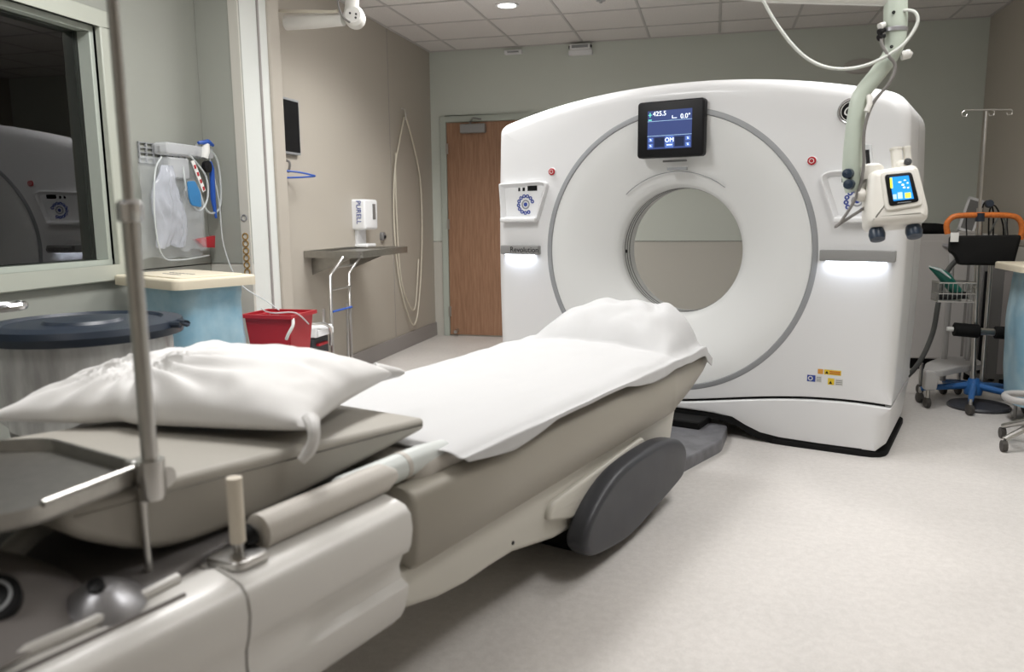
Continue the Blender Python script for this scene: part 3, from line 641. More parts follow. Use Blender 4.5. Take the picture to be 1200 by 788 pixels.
# control pads: a sloping recess with a shelf, display and ring of blue buttons
def offset_poly(P, d):
    out = []; A = sum(P[i][0]*P[(i+1) % len(P)][1]-P[(i+1) % len(P)][0]*P[i][1] for i in range(len(P))); sg = 1 if A > 0 else -1
    for i in range(len(P)):
        p, q, r = Vector(P[i-1]), Vector(P[i]), Vector(P[(i+1) % len(P)])
        e0 = (q-p).normalized(); e1 = (r-q).normalized(); n0 = Vector((-e0.y, e0.x))*sg; n1 = Vector((-e1.y, e1.x))*sg
        m_ = (n0+n1).normalized(); out.append(tuple(q+m_*d/max(.3, m_.dot(n0))))
    return out
def pad(raw, cx, cz, side, shelf):
    rd = [.010, .03, .03, .015, .010]
    poly = round_poly(raw, rd); nrm = normals2(poly); inn = round_poly(offset_poly(raw, .030), [.006, .015, .015, .01, .006])
    fr_ = MB(ST)
    fr_.rings([[Vector((p[0], .002, p[1])) for p in poly], [Vector((p[0]-n[0]*.004, -.030, p[1]-n[1]*.004)) for p, n in zip(poly, nrm)],
               [Vector((p[0], -.032, p[1])) for p in round_poly(offset_poly(raw, .010), rd)], [Vector((p[0], -.004, p[1])) for p in inn]], False, False)
    f_ = fr_.build('control_pad_frame', T['gantry_white'], gt)
    MB(ST).prism(inn, -.005, .001).build('control_panel', T['panel_white'], f_)
    zb = min(p[1] for p in poly); x0, x1 = shelf
    MB(ST).slab(rrect(x0, x1, zb-.004, zb+.022, .008), -.05, 0, .008).build('hand_shelf', T['gantry_white'], f_)
    bt = MB(ST).lathe((cx, -.005, cz), (0, -1, 0), [(.012, 0), (.012, .004), (.001, .005)], 16).build('button', T['ink_blue'], f_)
    MB(ST).lathe((cx, -.005, cz), (0, -1, 0), [(.020, 0), (.020, .002), (.028, .002), (.028, 0)], 24).build('button_ring', T['ring_grey'], f_)
    for k in range(11):
        a = radians(-60+k*27.5) if side > 0 else radians(20+k*27.5)
        MB(ST).lathe((cx+.050*cos(a), -.005, cz+.050*sin(a)), (0, -1, 0), [(.0055, 0), (.0055, .003), (.0115, .003), (.0115, 0)], 12).build('button', T['ink_blue'], f_)
    return f_
pl = [(-2.215, 1.395), (-1.915, 1.405), (-1.87, 1.385), (-1.945, 1.165), (-2.20, 1.165)]
fL = pad(pl, -2.035, 1.265, -1, (-2.195, -1.95))
MB(ST).box(-2.02, -1.955, -.008, -.003, 1.345, 1.375).box(-2.055, -2.04, -.008, -.003, 1.345, 1.365).box(-2.085, -2.073, -.008, -.003, 1.345, 1.365).build('pad_display', T['black'], fL, smooth=False)
prr = [(-.01, 1.40), (-.31, 1.405), (-.365, 1.385), (-.285, 1.155), (-.03, 1.155)]
fR = pad(prr, -.185, 1.255, 1, (-.28, -.03))
MB(ST).box(-.26, -.20, -.008, -.003, 1.345, 1.375).build('pad_display', T['black'], fR, smooth=False)
for x, z in ((-1.855, 1.452), (-.402, 1.452)):
    MB(ST).lathe((x, .001, z), (0, -1, 0), [(.024, 0), (.024, .004), (.021, .006)], 28).build('button_bezel', T['panel_white'], gt)
    b_ = MB(ST).lathe((x, -.004, z), (0, -1, 0), [(.0205, 0), (.0205, .006), (.001, .008)], 28).build('stop_button', T['red'], gt, label='round red emergency button')
    MB(ST).lathe((x, -.012, z), (0, -1, 0), [(.009, 0), (.009, .001), (.012, .001), (.012, 0)], 20).build('button_mark', T['paper'], b_)
# grey handle strips with the light under them
for x0, x1 in ((-2.20, -1.935), (-.34, .0)):
    h_ = MB(ST).slab(rrect(x0, x1, .966, 1.02, .006), -.035, .0, .004).build('handle_strip', T['strip_grey'], gt)
    MB(ST).box(x0+.03, x1-.04, -.030, -.006, .9635, .9665).build('light_strip', T['emis_white'], h_, smooth=False)
    ring_wall(MB(ST), [(0, 0)]*3, 0, 0, 0) if False else None
    xm = (x0+x1)/2
    a_ = area('strip_light', ST @ Vector((xm-.01, -.020, .9625)), (x1-x0)-.07, .012, .2, (.78, .85, 1), (0, 0, -G))
text('lettering', 'Revolution', .046, (-2.03, -.0362, .994), T['black'], gt, X_, Z_, .001)
# round badge
MB(ST).lathe((-.235, .001, 1.675), (0, -1, 0), [(.062, 0), (.062, .006), (.055, .010), (.050, .006)], 40).build('badge_ring', T['badge_ring'], gt)
bd = MB(ST).lathe((-.235, -.004, 1.675), (0, -1, 0), [(.051, 0), (.001, .002)], 40).build('badge', T['black'], gt)
text('badge_lettering', 'GE', .062, (-.235, -.0075, 1.675), T['paper'], bd, X_, Z_, shear=.3)
MB(ST).lathe((-.235, -.006, 1.675), (0, -1, 0), [(.043, 0), (.043, .0015), (.046, .0015), (.046, 0)], 40).build('badge_line', T['paper'], bd)
# stickers
for a, m_ in (((-.325, -.30, .395, .420), 'orange_sticker'), ((-.295, -.215, .395, .420), 'yellow'), ((-.375, -.335, .352, .385), 'ink_blue'), ((-.332, -.305, .352, .385), 'sticker'), ((-.275, -.245, .345, .378), 'yellow'), ((-.240, -.205, .345, .378), 'sticker')):
    st_ = MB(ST).box(a[0], a[1], -.0015, .0005, a[2], a[3]).build('warning_sticker', T[m_], gt, smooth=False)
    if m_ == 'sticker':
        for k in range(3): MB(ST).box(a[0]+.003, a[1]-.003, -.0022, -.001, a[2]+.005+k*.009, a[2]+.008+k*.009).build('print_line', T['trim_grey'], st_, smooth=False)
    if m_ == 'ink_blue': MB(ST).lathe((a[0]+.016, -.0012, (a[2]+a[3])/2), (0, -1, 0), [(.007, 0), (.007, .001), (.012, .001), (.012, 0)], 16).build('print_mark', T['sticker'], st_)
    if m_ == 'yellow': MB(ST).prism([(a[0]+.005, a[2]+.005), (a[0]+.021, a[2]+.005), (a[0]+.013, a[2]+.02)], -.0026, -.001).build('print_mark', T['black'], st_, smooth=False)
    if m_ == 'yellow' and a[1]-a[0] > .05:
        for k in range(2): MB(ST).box(a[0]+.026, a[1]-.004, -.0022, -.001, a[2]+.006+k*.009, a[2]+.010+k*.009).build('print_line', T['red'], st_, smooth=False)
# base section with feet either side of the table dock
def base_poly(dz, off):
    P = []
    for i in range(31): s = CS-HW+2*HW*i/30; P.append((s, seam(s)-.014))
    R = [(CS+HW-.005, .20), (CS+HW-.02, .06), (CS+HW-.06, .02+dz), (-.30, .018+dz), (-.50, .022+dz), (-.60, .035+dz), (-.68, .065+dz), (-.75, .10+dz), (-.85, .112+dz), (-1.0, .115+dz)]
    L = [(2*CS-x, z) for x, z in reversed(R)]
    return P+R+L
bp_ = base_poly(.012, 0)
MB(ST).slab(bp_, -.005, .88, .08, both=True, k=6, w=[.12 if abs(n_[0]) < .8 else 1 for n_ in normals2(bp_)]).build('base_cover', T['gantry_white'], gt)
kp = [(CS-HW+.12, .0), (CS-HW+.12, .09), (CS-.45, .12), (CS+.45, .12), (CS+HW-.12, .09), (CS+HW-.12, .0), (-.52, 0), (-.64, .025), (-.72, .07), (-.82, .092), (-1.11, .095), (-1.40, .092), (-1.50, .07), (-1.58, .025), (-1.70, 0)]
MB(ST).prism(round_poly(kp, .02, 3), -.004, .86).build('kick_plate', T['rubber_black'], gt)
MB(ST).slab(round_poly([(CS+HW-.01, -.012), (CS+HW-.01, .84), (-.56, .84), (-.62, .2), (-.56, .0), (-.5, -.012)], [.11, .06, .06, .06, .06, .06]), .026, 0, .004, 'z').build('foot', T['rubber_black'], gt)
MB(ST).slab(round_poly([(2*CS-(CS+HW-.01), -.012), (2*CS-(CS+HW-.01), .84), (2*CS+.56, .84), (2*CS+.62, .2), (2*CS+.56, .0), (2*CS+.5, -.012)], [.11, .06, .06, .06, .06, .06]), .026, 0, .004, 'z').build('foot', T['rubber_black'], gt)
MB(ST).rings([[Vector((s, .02, seam(s)+.004)) for s in [CS-HW+.03+(2*HW-.06)*i/30 for i in range(31)]], [Vector((s, .02, seam(s)-.016)) for s in [CS-HW+.03+(2*HW-.06)*i/30 for i in range(31)]],
              [Vector((s, .8, seam(s)-.016)) for s in [CS-HW+.03+(2*HW-.06)*i/30 for i in range(31)]]], False, False, closed=False).build('seam_gap', T['black'], gt)
MB(ST).prism([(s, top(s)-.03) for s in (-.33, -.2, -.07)]+[(s, top(s)+.012) for s in (-.08, -.2, -.32)], .30, .42).build('top_vent', T['rubber_black'], gt)

# ------------------------------------------------------------ CT table
TC = -1.12
tb = thing('ct_table', 'long white and beige CT patient table on a dark lift arm', 'table', (TC, -2.2, 0), space=ST)
def sym_ring(sec, t):     # sec: right-hand half section (s offset from centre, z) bottom -> top ; mirrored
    return [Vector((TC+x, t, z)) for x, z in sec]+[Vector((TC-x, t, z)) for x, z in reversed(sec)]
# beige cradle skirt
sec = [(.36, .36), (.385, .355), (.40, .37), (.405, .45), (.402, .525), (.392, .545), (.37, .556), (.30, .56)]
rg = [sym_ring([(x-.01, z) for x, z in sec], -2.735), sym_ring(sec, -2.725)]
rg += [sym_ring(sec, t_) for t_ in (-2.3, -1.8, -1.3, -1.0, -.98)]
rg += [sym_ring([(x*.985, .555-(.555-z)*k_) for x, z in sec], t_) for t_, k_ in ((-.95, .99), (-.75, .72), (-.60, .45), (-.52, .22))]
MB(ST).rings(rg).build('cradle', T['skirt'], tb, angle=50)
# pad under the sheet
MB(ST).slab(rrect(TC-.36, TC+.36, -2.70, -.58, .08), .60, .555, .02, 'z').build('mattress', T['pad'], tb)
# lower carriage
car = [(-2.80, .36), (-2.80, .30), (-2.74, .255), (-2.62, .228), (-2.50, .215), (-2.38, .215), (-2.25, .21), (-2.0, .16), (-1.75, .14), (-1.2, .14), (-.95, .22), (-.90, .36)]
MB(ST).slab(car, TC+.375, TC-.375, .02, 'x', both=True).build('carriage', T['carriage'], tb, angle=45)
MB(ST).slab(round_poly([(-2.05, .30), (-1.30, .335), (-1.25, .20), (-1.9, .20), (-2.08, .25)], .03), TC+.395, TC+.37, .012, 'x').build('side_panel', T['carriage'], tb)
MB(ST).cyl((TC+.375, -2.26, .245), (TC+.378, -2.26, .245), .006, n=10).build('screw', T['black'], tb)
# lift arms
arm = [(-1.955, .145), (-1.93, .10), (-1.87, .07), (-1.72, .045), (-1.57, .034), (-1.35, .055), (-1.13, .081), (-1.03, .10), (-.992, .145), (-.99, .205), (-1.03, .25), (-1.11, .285), (-1.25, .312), (-1.40, .320), (-1.55, .318), (-1.69, .305), (-1.82, .265), (-1.92, .205)]
am = catmull([Vector(p) for p in arm], 3, True); am = [(p.x, p.y) for p in am]
MB(ST).slab(am, TC+.465, TC+.385, .022, 'x', both=True).build('lift_arm', T['dark_plastic'], tb)
MB(ST).slab(am, TC-.465, TC-.385, .022, 'x', both=True).build('lift_arm', T['dark_plastic'], tb)
MB(ST).box(TC-.38, TC+.38, -1.75, -1.15, .0, .14).build('lift_base', T['rubber_black'], tb, bevel=.02)
# floor plate running to the gantry
pp = round_poly([(TC-.36, -.72), (TC+.34, -.72), (TC+.40, -.28), (TC+.34, .03), (TC-.34, .03), (TC-.40, -.28)], .04)
MB(ST).slab(pp, .06, 0, .012, 'z').build('floor_plate', T['plate_grey'], tb)
MB(ST).box(TC-.30, TC+.30, -1.15, -.70, .0, .09).build('plate_link', T['plate_grey'], tb, bevel=.01)
MB(ST).prism([(TC-.26, -.62), (TC+.22, -.62), (TC+.24, -.50), (TC-.26, -.50)], .06, .066, 'z').build('plate_slot', T['rubber_black'], tb)
MB(ST).box(TC-.24, TC+.24, -.15, .06, .058, .10).build('cable_duct', T['rubber_black'], tb, bevel=.008)

# big white cowling towards the camera, fluted sides
def cowl(t, k):
    # k 0..1 : flute depth
    s_ = [(.33, .24), (.38, .25), (.405, .275), (.418, .30), (.430, .345), (.432, .36), (.432-.022*k, .372), (.430-.026*k, .40), (.432-.016*k, .43), (.436-.002*k, .442), (.442, .46), (.448, .50), (.444, .535), (.428, .553), (.405, .560), (.36, .568), (.33, .56)]
    return sym_ring(s_, t)
rg = [sym_ring([(x*.97, .4+(z-.4)*.97) for x, z in [(.33, .24), (.38, .25), (.405, .275), (.418, .30), (.430, .345), (.432, .36), (.432-.022, .372), (.430-.026, .40), (.432-.016, .43), (.436-.002, .442), (.442, .46), (.448, .50), (.444, .535), (.428, .553), (.405, .560), (.36, .568), (.33, .56)]], -2.80)]
for t_, k_ in ((-2.806, 1), (-2.95, 1), (-3.08, 1), (-3.12, .4), (-3.26, 0.0)): rg.append(cowl(t_, k_))
MB(ST).rings(rg).build('side_cowling', T['cowl'], tb, angle=45)
rg = [cowl(-3.266, 0), cowl(-3.4, 0), cowl(-3.8, 0), cowl(-4.0, 0)]
sc_ = [Vector((TC+(v.x-TC)*.93, -4.06, .4+(v.z-.4)*.9)) for v in rg[-1]]; rg.append(sc_)
MB(ST).rings(rg).build('end_cowling', T['cowl'], tb, angle=45)
# inner rail line and top deck
for sg in (1, -1):
    MB(ST).box(TC+sg*.30-.006, TC+sg*.30+.006, -4.0, -3.38, .568, .5735).build('deck_joint', T['cowl_dark'], tb, smooth=False) if False else None
dk = round_poly([(TC-.33, -4.02), (TC+.33, -4.02), (TC+.345, -3.4), (TC+.30, -3.22), (TC+.30, -2.72), (TC-.30, -2.72), (TC-.30, -3.22), (TC-.345, -3.4)], .05)
MB(ST).slab(dk, .578, .55, .008, 'z').build('top_deck', T['cowl_top'], tb)
for sg in (1, -1):
    MB(ST).tube([(TC+sg*.345, -4.0, .574), (TC+sg*.365, -3.5, .574), (TC+sg*.345, -3.33, .574)], .010, 8).build('deck_rib', T['cowl'], tb)
    MB(ST).tube([(TC+sg*.392, -4.0, .5635), (TC+sg*.392, -3.35, .5635)], .004, 6).build('deck_joint', T['cowl_dark'], tb)
MB(ST).tube([(-.86, -3.66, .600), (-.95, -3.57, .612), (-1.04, -3.47, .618), (-1.12, -3.37, .618), (-1.16, -3.28, .61)], [.010, .018, .022, .022, .016], 12, smooth_n=4).build('console_rim', T['cowl'], tb)
# control housing hump, knob, emblem
def hump(u, v):
    a = 2*pi*u; r = v; z = .575+.095*(1-r**2.6)
    return Vector((TC+.11+.27*r*cos(a), -3.66+.24*r*sin(a)*(1+.15*cos(a)), z))
MB(ST).grid(hump, 48, 14).build('control_housing', T['cowl_dark'], tb)
kb = MB(ST).lathe((TC+.325, -3.455, .572), (.2, -.15, 1), [(.066, 0), (.062, .007), (.046, .022), (.030, .036), (.018, .042), (.001, .043)], 32).build('control_knob', T['silver'], tb)
MB(ST).lathe((TC+.325+.010, -3.455-.012, .612), (.45, -.5, 1), [(.013, -.012), (.013, .010), (.001, .012)], 20).build('knob_button', T['black'], kb)
em = MB(ST).lathe((TC+.285, -3.60, .635), (.55, -.4, 1), [(.042, -.01), (.042, .006), (.034, .009), (.001, .007)], 32).build('emblem', T['black'], tb)
MB(ST).lathe((TC+.285, -3.60, .635), (.55, -.4, 1), [(.026, .008), (.026, .0105), (.030, .0105), (.030, .008)], 28).build('emblem_ring', T['ring_grey'], em)

# side bolsters of the mattress, towards the camera
t = thing('side_bolster', 'pale vinyl side bolster lying nearest the sheet corner', 'bolster', (-.80, -2.65, .56), space=ST)
MB(ST).tube([(-.800, -2.93, .592), (-.797, -2.9, .594), (-.797, -2.62, .594), (-.797, -2.52, .59)], [.012, .034, .034, .028], 16).build('cushion', T['pad_light'], t)
MB(ST).tube([(-.797, -2.70, .594), (-.797, -2.685, .594)], .0352, 16).build('seam_band', T['pad'], t)
t = thing('side_bolster', 'longer beige vinyl side bolster beside the cream post', 'bolster', (-.78, -3.0, .56), space=ST)
MB(ST).tube([(-.775, -3.155, .594), (-.775, -3.15, .594), (-.775, -2.85, .596), (-.775, -2.79, .596), (-.775, -2.75, .592)], [.026, .036, .036, .034, .018], 16).build('cushion', T['pad'], t)

# headrest wedge cushion
t = thing('head_cushion', 'thick beige foam head cushion wedged under the pillow', 'cushion', (-1.12, -3.0, .585), space=ST)
wp = round_poly([(-2.53, .672), (-2.53, .640), (-2.95, .60), (-3.16, .587), (-3.33, .60), (-3.48, .69), (-3.48, .745), (-3.05, .715)], [.01, .02, .1, .1, .12, .06, .03, .2], 5)
MB(ST).slab(wp, -.845, -1.395, .018, 'x', both=True, k=5).build('foam_block', T['cushion'], t, angle=40)
MB(ST).box(-.8445, -.8435, -2.88, -2.80, .625, .70).build('strap', T['cushion'], t) if False else None

# sheet over the cradle
HC_ = .800
def sheet_z(s, t_):
    z = .606
    # folded linen bulk at the far end
    a = max(0, 1-abs((t_+.66)/.36)**2.8) if t_ < -.66 else 1; a2 = max(0., 1-abs((s+1.09)/.35)**4)
    z += (.180+.020*noise.noise(Vector((s*9, t_*9, 1))))*a*a2
    # long swell towards it
    if t_ > -1.75: z += .035*min(1, (t_+1.75)/.7)*max(0, 1-abs((s+1.15)/.42)**2)*(1-a)
    return z
def sheet(u, v):
    # u along the table (0 near .. 1 far), v across (0 camera side .. 1 far side)
    near = -2.54-.07*min(1, v/.22)+.03*sin(3*v)
    L = 1-u; t0 = near; t1 = -.56+.02*sin(5*v)
    t_ = t0+(t1-t0)*u
    W = .86
    over = .022+.018*sin(4.2*u*3)+.020*sin(2.1+7*u)+ (.03 if u > .75 else .0)*(u-.75)*4
    over *= (1-.6*max(0, 1-u*9))
    over = max(.012, over)
    x0 = -.714
    d_ = over*v/.1 if v < .1 else over+(v-.1)/.9*(W-over)      # first rows hang down as the hem
    if d_ < over: s = x0+.012; z = .592-(over-d_)
    else:
        s = x0+.010-(d_-over); z = sheet_z(s, t_)
        e = (x0-s)
        if e < .05: z -= .016*(1-max(e, 0)/.05)**2
    xe = TC-.385
    if s < xe: z = min(z, .60)-(xe-s)*.8; s = xe-(xe-s)*.35
    # wrinkles
    wr = .0035*noise.noise(Vector((s*7, t_*3.2, 5)))+.0022*noise.noise(Vector((s*18, t_*8, 9)))
    fold = 0
    if u > .55:
        k = (u-.55)/.45
        fold = .030*k*abs(noise.noise(Vector((s*6+t_*2.2, t_*4.5-s*3, 2))))+.010*k*noise.noise(Vector((s*15, t_*9, 3)))
        if u > .955: z -= (u-.955)/.045*(max(0, z-.60)*.85+.05*(1+.5*sin(9*v)))
    return Vector((s+wr*.6+.5*fold*(1 if d_ < over else 0), t_+.004*noise.noise(Vector((s*9, t_*2, 7)))*(1 if u < .02 else 0), z+wr+fold+.002))
tag(MB(ST).grid(sheet, 210, 90).build('bed_sheet', T['sheet'], solid=.003, angle=80, recalc=False), 'white sheet draped over the table and raised at the scanner end', 'sheet')

# pillow
t = thing('pillow', 'large white pillow with creases lying across the head cushion', 'pillow', (-1.25, -2.88, .76), space=ST)
PA, PB, PD, PC = Vector((-.80, -2.97)), Vector((-1.03, -2.42)), Vector((-1.56, -3.27)), Vector((-1.80, -2.74))
def pil(u, v, sg):
    # u along the long side (0 = right end in view), v across ; pinched corners
    uu, vv = 2*u-1, 2*v-1
    pinch = lambda a: 1-.13*(1-a*a)
    c_ = PA.lerp(PD, u).lerp(PB.lerp(PC, u), v); m_ = (PA+PB+PC+PD)/4
    eu = (PD-PA)/2; ev = (PB-PA)/2
    x = uu*(1-.08*(1-vv*vv)*uu*uu); y = vv*(1-.10*(1-uu*uu)*vv*vv)
    gather = .10*math.exp(-((u-.62)/.05)**2)
    y *= 1-gather
    p = m_+eu*x+ev*y
    prof = max(0, (1-abs(uu)**2.6))**.5*max(0, (1-abs(vv)**2.4))**.55
    h = .112*prof*(1-.38*max(0, u-.55)/.45)*(1-.9*gather)
    rad = math.atan2(vv+.45, (uu-.27))
    dist = sqrt((uu-.27)**2+(vv+.45)**2)
    cr_ = .020*sin(rad*15+4*noise.noise(Vector((uu*1.5, vv*1.5, 1))))*min(1, dist*4)*math.exp(-dist*1.5)
    crw = .010*noise.noise(Vector((uu*3+4, vv*3, 2)))+.006*noise.noise(Vector((uu*8, vv*6, 3)))
    h2 = h+(cr_+crw)*prof**.7
    base = .758
    z = base+(h2 if sg > 0 else -.040*prof**.6)
    z += -.02*(1-prof)*max(0, u-.5)
    return Vector((p.x, p.y, z))
b_ = MB(ST); b_.grid(lambda u, v: pil(u, v, 1), 90, 60); b_.grid(lambda u, v: pil(u, v, -1), 90, 60)
b_.build('pillow_cover', T['pillow_fabric'], t, angle=80)
MB(ST).tube([(-.83, -2.95, .762), (-.80, -2.97, .757), (-.79, -2.98, .735), (-.80, -2.985, .71), (-.81, -3.0, .69)], [.022, .014, .012, .014, .010], 10, smooth_n=4).build('corner_tie', T['pillow_fabric'], t)
MB(ST).tube([(-1.07, -2.47, .762), (-1.03, -2.41, .756), (-1.02, -2.40, .755)], [.03, .012, .004], 10).build('corner_tip', T['pillow_fabric'], t)

# ------------------------------------------------------------ foreground pole, tray and post
t = thing('iv_pole', 'slim steel pole rising from the near side of the table', 'pole', (-.82, -3.335, .58), space=ST)
MB(ST).cyl((-.82, -3.335, 1.20), (-.82, -3.335, 1.95), .009, n=16).build('upper_pole', T['steel'], t)
MB(ST).cyl((-.82, -3.335, .76), (-.82, -3.335, 1.20), .014, n=16).build('lower_pole', T['steel'], t)
MB(ST).lathe((-.82, -3.335, 1.195), (0, 0, 1), [(.001, 0), (.020, 0), (.021, .006), (.021, .03), (.016, .036), (.001, .036)], 20).build('collar', T['chrome'], t)
MB(ST).cyl((-.835, -3.345, .56), (-.835, -3.345, .76), .007, n=12).build('rod', T['steel'], t)
MB(ST).lathe((-.82, -3.335, .715), (0, 0, 1), [(.001, 0), (.022, 0), (.024, .01), (.024, .07), (.001, .07)], 20).build('clamp', T['steel'], t)
MB(ST).tube([(-.82, -3.335, .75), (-.83, -3.31, .745), (-.815, -3.31, .745)], [.008, .008, .02], 12).build('clamp_knob', T['steel'], t)
for sg, l_ in ((1, .12), (-1, .12)): MB(ST).tube([(-.82, -3.335, 1.94), (-.82+sg*l_, -3.335, 1.95), (-.82+sg*(l_+.02), -3.335, 1.97), (-.82+sg*(l_+.03), -3.335, 2.0)], .005, 8).build('hook', T['steel'], t)

t = thing('instrument_tray', 'shallow steel tray clamped to the pole beside the pillow', 'tray', (-1.05, -3.5, .77), space=ST)
tp_ = [(-.84, -3.325), (-1.17, -3.32), (-1.45, -3.55), (-.95, -3.85), (-.795, -3.55)]
MB(ST).prism(round_poly(tp_, .03), .742, .747, 'z').build('tray_plate', T['brushed'], t)
ring_wall(MB(ST), round_poly(tp_, .03), .006, .742, .770).build('tray_rim', T['brushed'], t)
MB(ST).tube([(-.84, -3.33, .772), (-.797, -3.53, .772)], .006, 8).build('rim_bar', T['brushed'], t)
MB(ST).box(-.885, -.86, -3.345, -3.315, .735, .775).build('bracket', T['steel'], t, bevel=.003)

t = thing('armboard_post', 'short cream plastic post standing in a clamp on the table edge', 'post', (-.76, -3.21, .57), space=ST)
MB(ST).cyl((-.76, -3.21, .60), (-.76, -3.21, .725), .0145, n=20).build('post', T['cream'], t)
MB(ST).cyl((-.76, -3.21, .56), (-.76, -3.21, .602), .010, n=16).build('spigot', T['steel'], t)
MB(ST).slab(round_poly([(-.80, -3.26), (-.715, -3.25), (-.715, -3.17), (-.80, -3.17)], .02), .580, .565, .004, 'z').build('clamp_plate', T['steel'], t)
MB(ST).lathe((-.775, -3.175, .595), (.2, 1, .3), [(.001, -.01), (.018, -.01), (.022, .01), (.001, .02)], 14).build('clamp_grip', T['black'], t)

# ------------------------------------------------------------ overhead injector
t = thing('contrast_injector', 'white contrast injector head with blue screen hanging before the scanner', 'injector', (.66, 3.3, 1.15))
Y = 3.3
arm_p = [(.622, Y, 2.02), (.628, Y, 1.90), (.632, Y, 1.83), (.618, Y, 1.775), (.575, Y, 1.71), (.525, Y, 1.64), (.512, Y, 1.57), (.508, Y, 1.45), (.508, Y, 1.34), (.520, Y, 1.28)]
MB().tube(arm_p, [.040, .042, .036, .030, .030, .030, .032, .036, .036, .032], 16, smooth_n=5).build('hanging_arm', T['arm_green'], t)
MB().lathe((.628, Y, 1.865), (0, 0, 1), [(.042, -.008), (.0435, -.006), (.0435, .006), (.042, .008)], 24).build('joint_band', T['silver'], t)
for z in (1.92, 1.80): MB().lathe((.612, Y-.040, z), (0, -1, 0), [(.006, 0), (.006, .004), (.001, .004)], 10).build('screw', T['black'], t)
for z in (1.885, 1.865, 1.845): MB().tube([(.588, Y-.02, z), (.570, Y-.03, z-.01)], [.010, .013], 10).build('cable_plug', T['black'] if z < 1.87 else T['paper'], t)
MB().lathe((.665, Y, 1.775), (1, 0, .2), [(.001, -.01), (.016, -.01), (.016, .02), (.001, .03)], 14).build('release_knob', T['arm_white'], t)
# cable running down the arm to the loop below
MB().tube([(.590, Y-.02, 1.87), (.578, Y-.035, 1.82), (.600, Y-.05, 1.77), (.628, Y-.045, 1.73), (.610, Y-.05, 1.67), (.560, Y-.045, 1.60), (.535, Y-.045, 1.50), (.540, Y-.045, 1.36), (.520, Y-.05, 1.26), (.470, Y-.05, 1.165), (.452, Y-.05, 1.148), (.50, Y-.04, 1.18), (.560, Y-.02, 1.22), (.60, Y, 1.25)], .006, 8, smooth_n=5).build('cable', T['cable_grey'], t)
MB().tube([(.548, Y-.03, 1.63), (.548, Y-.05, 1.60), (.538, Y-.055, 1.57)], .010, 8).build('cable_clip', T['arm_white'], t)
# head: rounded box tilted forward
tl = Matrix.Translation((.652, Y-.02, 1.24)) @ Matrix.Rotation(radians(-5), 4, 'Y') @ Matrix.Rotation(radians(-14), 4, 'X')
def TM(p): return tl @ Vector(p)
class MBT(MB):
    pass
def tilt(mb):
    for v in mb.bm.verts: v.co = tl @ v.co
    return mb
hp = [(-.085, .11), (.085, .12), (.11, -.06), (.10, -.10), (-.105, -.10), (-.10, .0)]
hd = tilt(MB().slab(round_poly(hp, .03), -.075, .08, .03, both=True, k=4)).build('head_housing', T['inj_white'], t)
tilt(MB().slab(round_poly([(-.048, .098), (.068, .098), (.088, -.045), (-.042, -.055)], .02), -.083, -.06, .006)).build('screen_surround', T['inj_white'], hd)
sc = tilt(MB().slab(round_poly([(-.036, .083), (.056, .083), (.073, -.030), (-.028, -.038)], .012), -.087, -.07, .003)).build('screen_bezel', T['black'], t)
# lit screen and its fields
tilt(MB().prism([(-.020, .070), (.044, .070), (.055, -.018), (-.013, -.020)], -.0885, -.086)).build('screen', T['ui_bright'], sc, smooth=False)
for a, m_ in ((( -.020, -.012, .028, .068), 'ui_yellow'), ((.026, .046, -.014, .006), 'ui_yellow'), ((.002, .018, -.014, .010), 'ui_pale'), ((-.014, -.002, -.014, .004), 'ui_pale')):
    tilt(MB().box(a[0], a[1], -.0895, -.088, a[2], a[3])).build('screen_field', T[m_], sc, smooth=False)
for a in ((.008, .018, .046, .050), (.018, .026, .034, .040), (.022, .030, .024, .029), (.036, .041, .040, .045), (.036, .042, .022, .027), (.026, .034, .052, .055)):
    tilt(MB().box(a[0], a[1], -.0895, -.088, a[2], a[3])).build('screen_text', T['ui_white'], sc, smooth=False)
tilt(MB().box(.0, .045, -.0885, -.087, -.030, -.0275)).build('bezel_text', T['ring_grey'], sc, smooth=False)
for x in (-.065, .062): tilt(MB().lathe((x, -.015, -.125), (0, -.25, -1), [(.014, -.03), (.026, -.02), (.030, 0), (.026, .022), (.001, .026)], 18)).build('front_knob', T['knob_blue'], t)
tilt(MB().lathe((-.100, -.02, .03), (-1, -.3, 0), [(.02, -.01), (.026, .01), (.02, .03), (.001, .035)], 18)).build('side_knob', T['inj_white'], t)
for x, z0, z1, r in ((.028, .11, .205, .020), (.066, .11, .205, .014)):
    tilt(MB().lathe((x, 0, z0), (0, 0, 1), [(r*1.2, 0), (r, .02), (r, z1-z0-.01), (r*1.1, z1-z0-.008), (r*1.1, z1-z0), (.001, z1-z0)], 18)).build('syringe_piston', T['inj_white'], t)
tilt(MB().box(.02, .076, -.03, .03, .11, .15)).build('syringe_cradle', T['inj_white'], t, bevel=.012)
tilt(MB().lathe((.058, -.03, .137), (0, -1, .2), [(.014, 0), (.014, .006), (.001, .007)], 16)).build('cradle_button', T['black'], t)
tilt(MB().lathe((-.07, .0, .105), (0, 0, 1), [(.046, -.02), (.050, .0), (.050, .03), (.040, .04), (.001, .04)], 24)).build('warmer_cup', T['inj_white'], t)
tilt(MB().lathe((-.075, .0, .14), (0, 0, 1), [(.020, 0), (.020, .085), (.001, .085)], 20)).build('syringe_barrel', T['acrylic'], t)
tilt(MB().box(-.083, -.069, -.021, -.018, .15, .205)).build('syringe_scale', T['black'], t, smooth=False)
MB().tube([(.545, Y, 1.31), (.58, Y, 1.30), (.62, Y, 1.28)], [.03, .025, .02], 12).build('swivel', T['arm_white'], t)
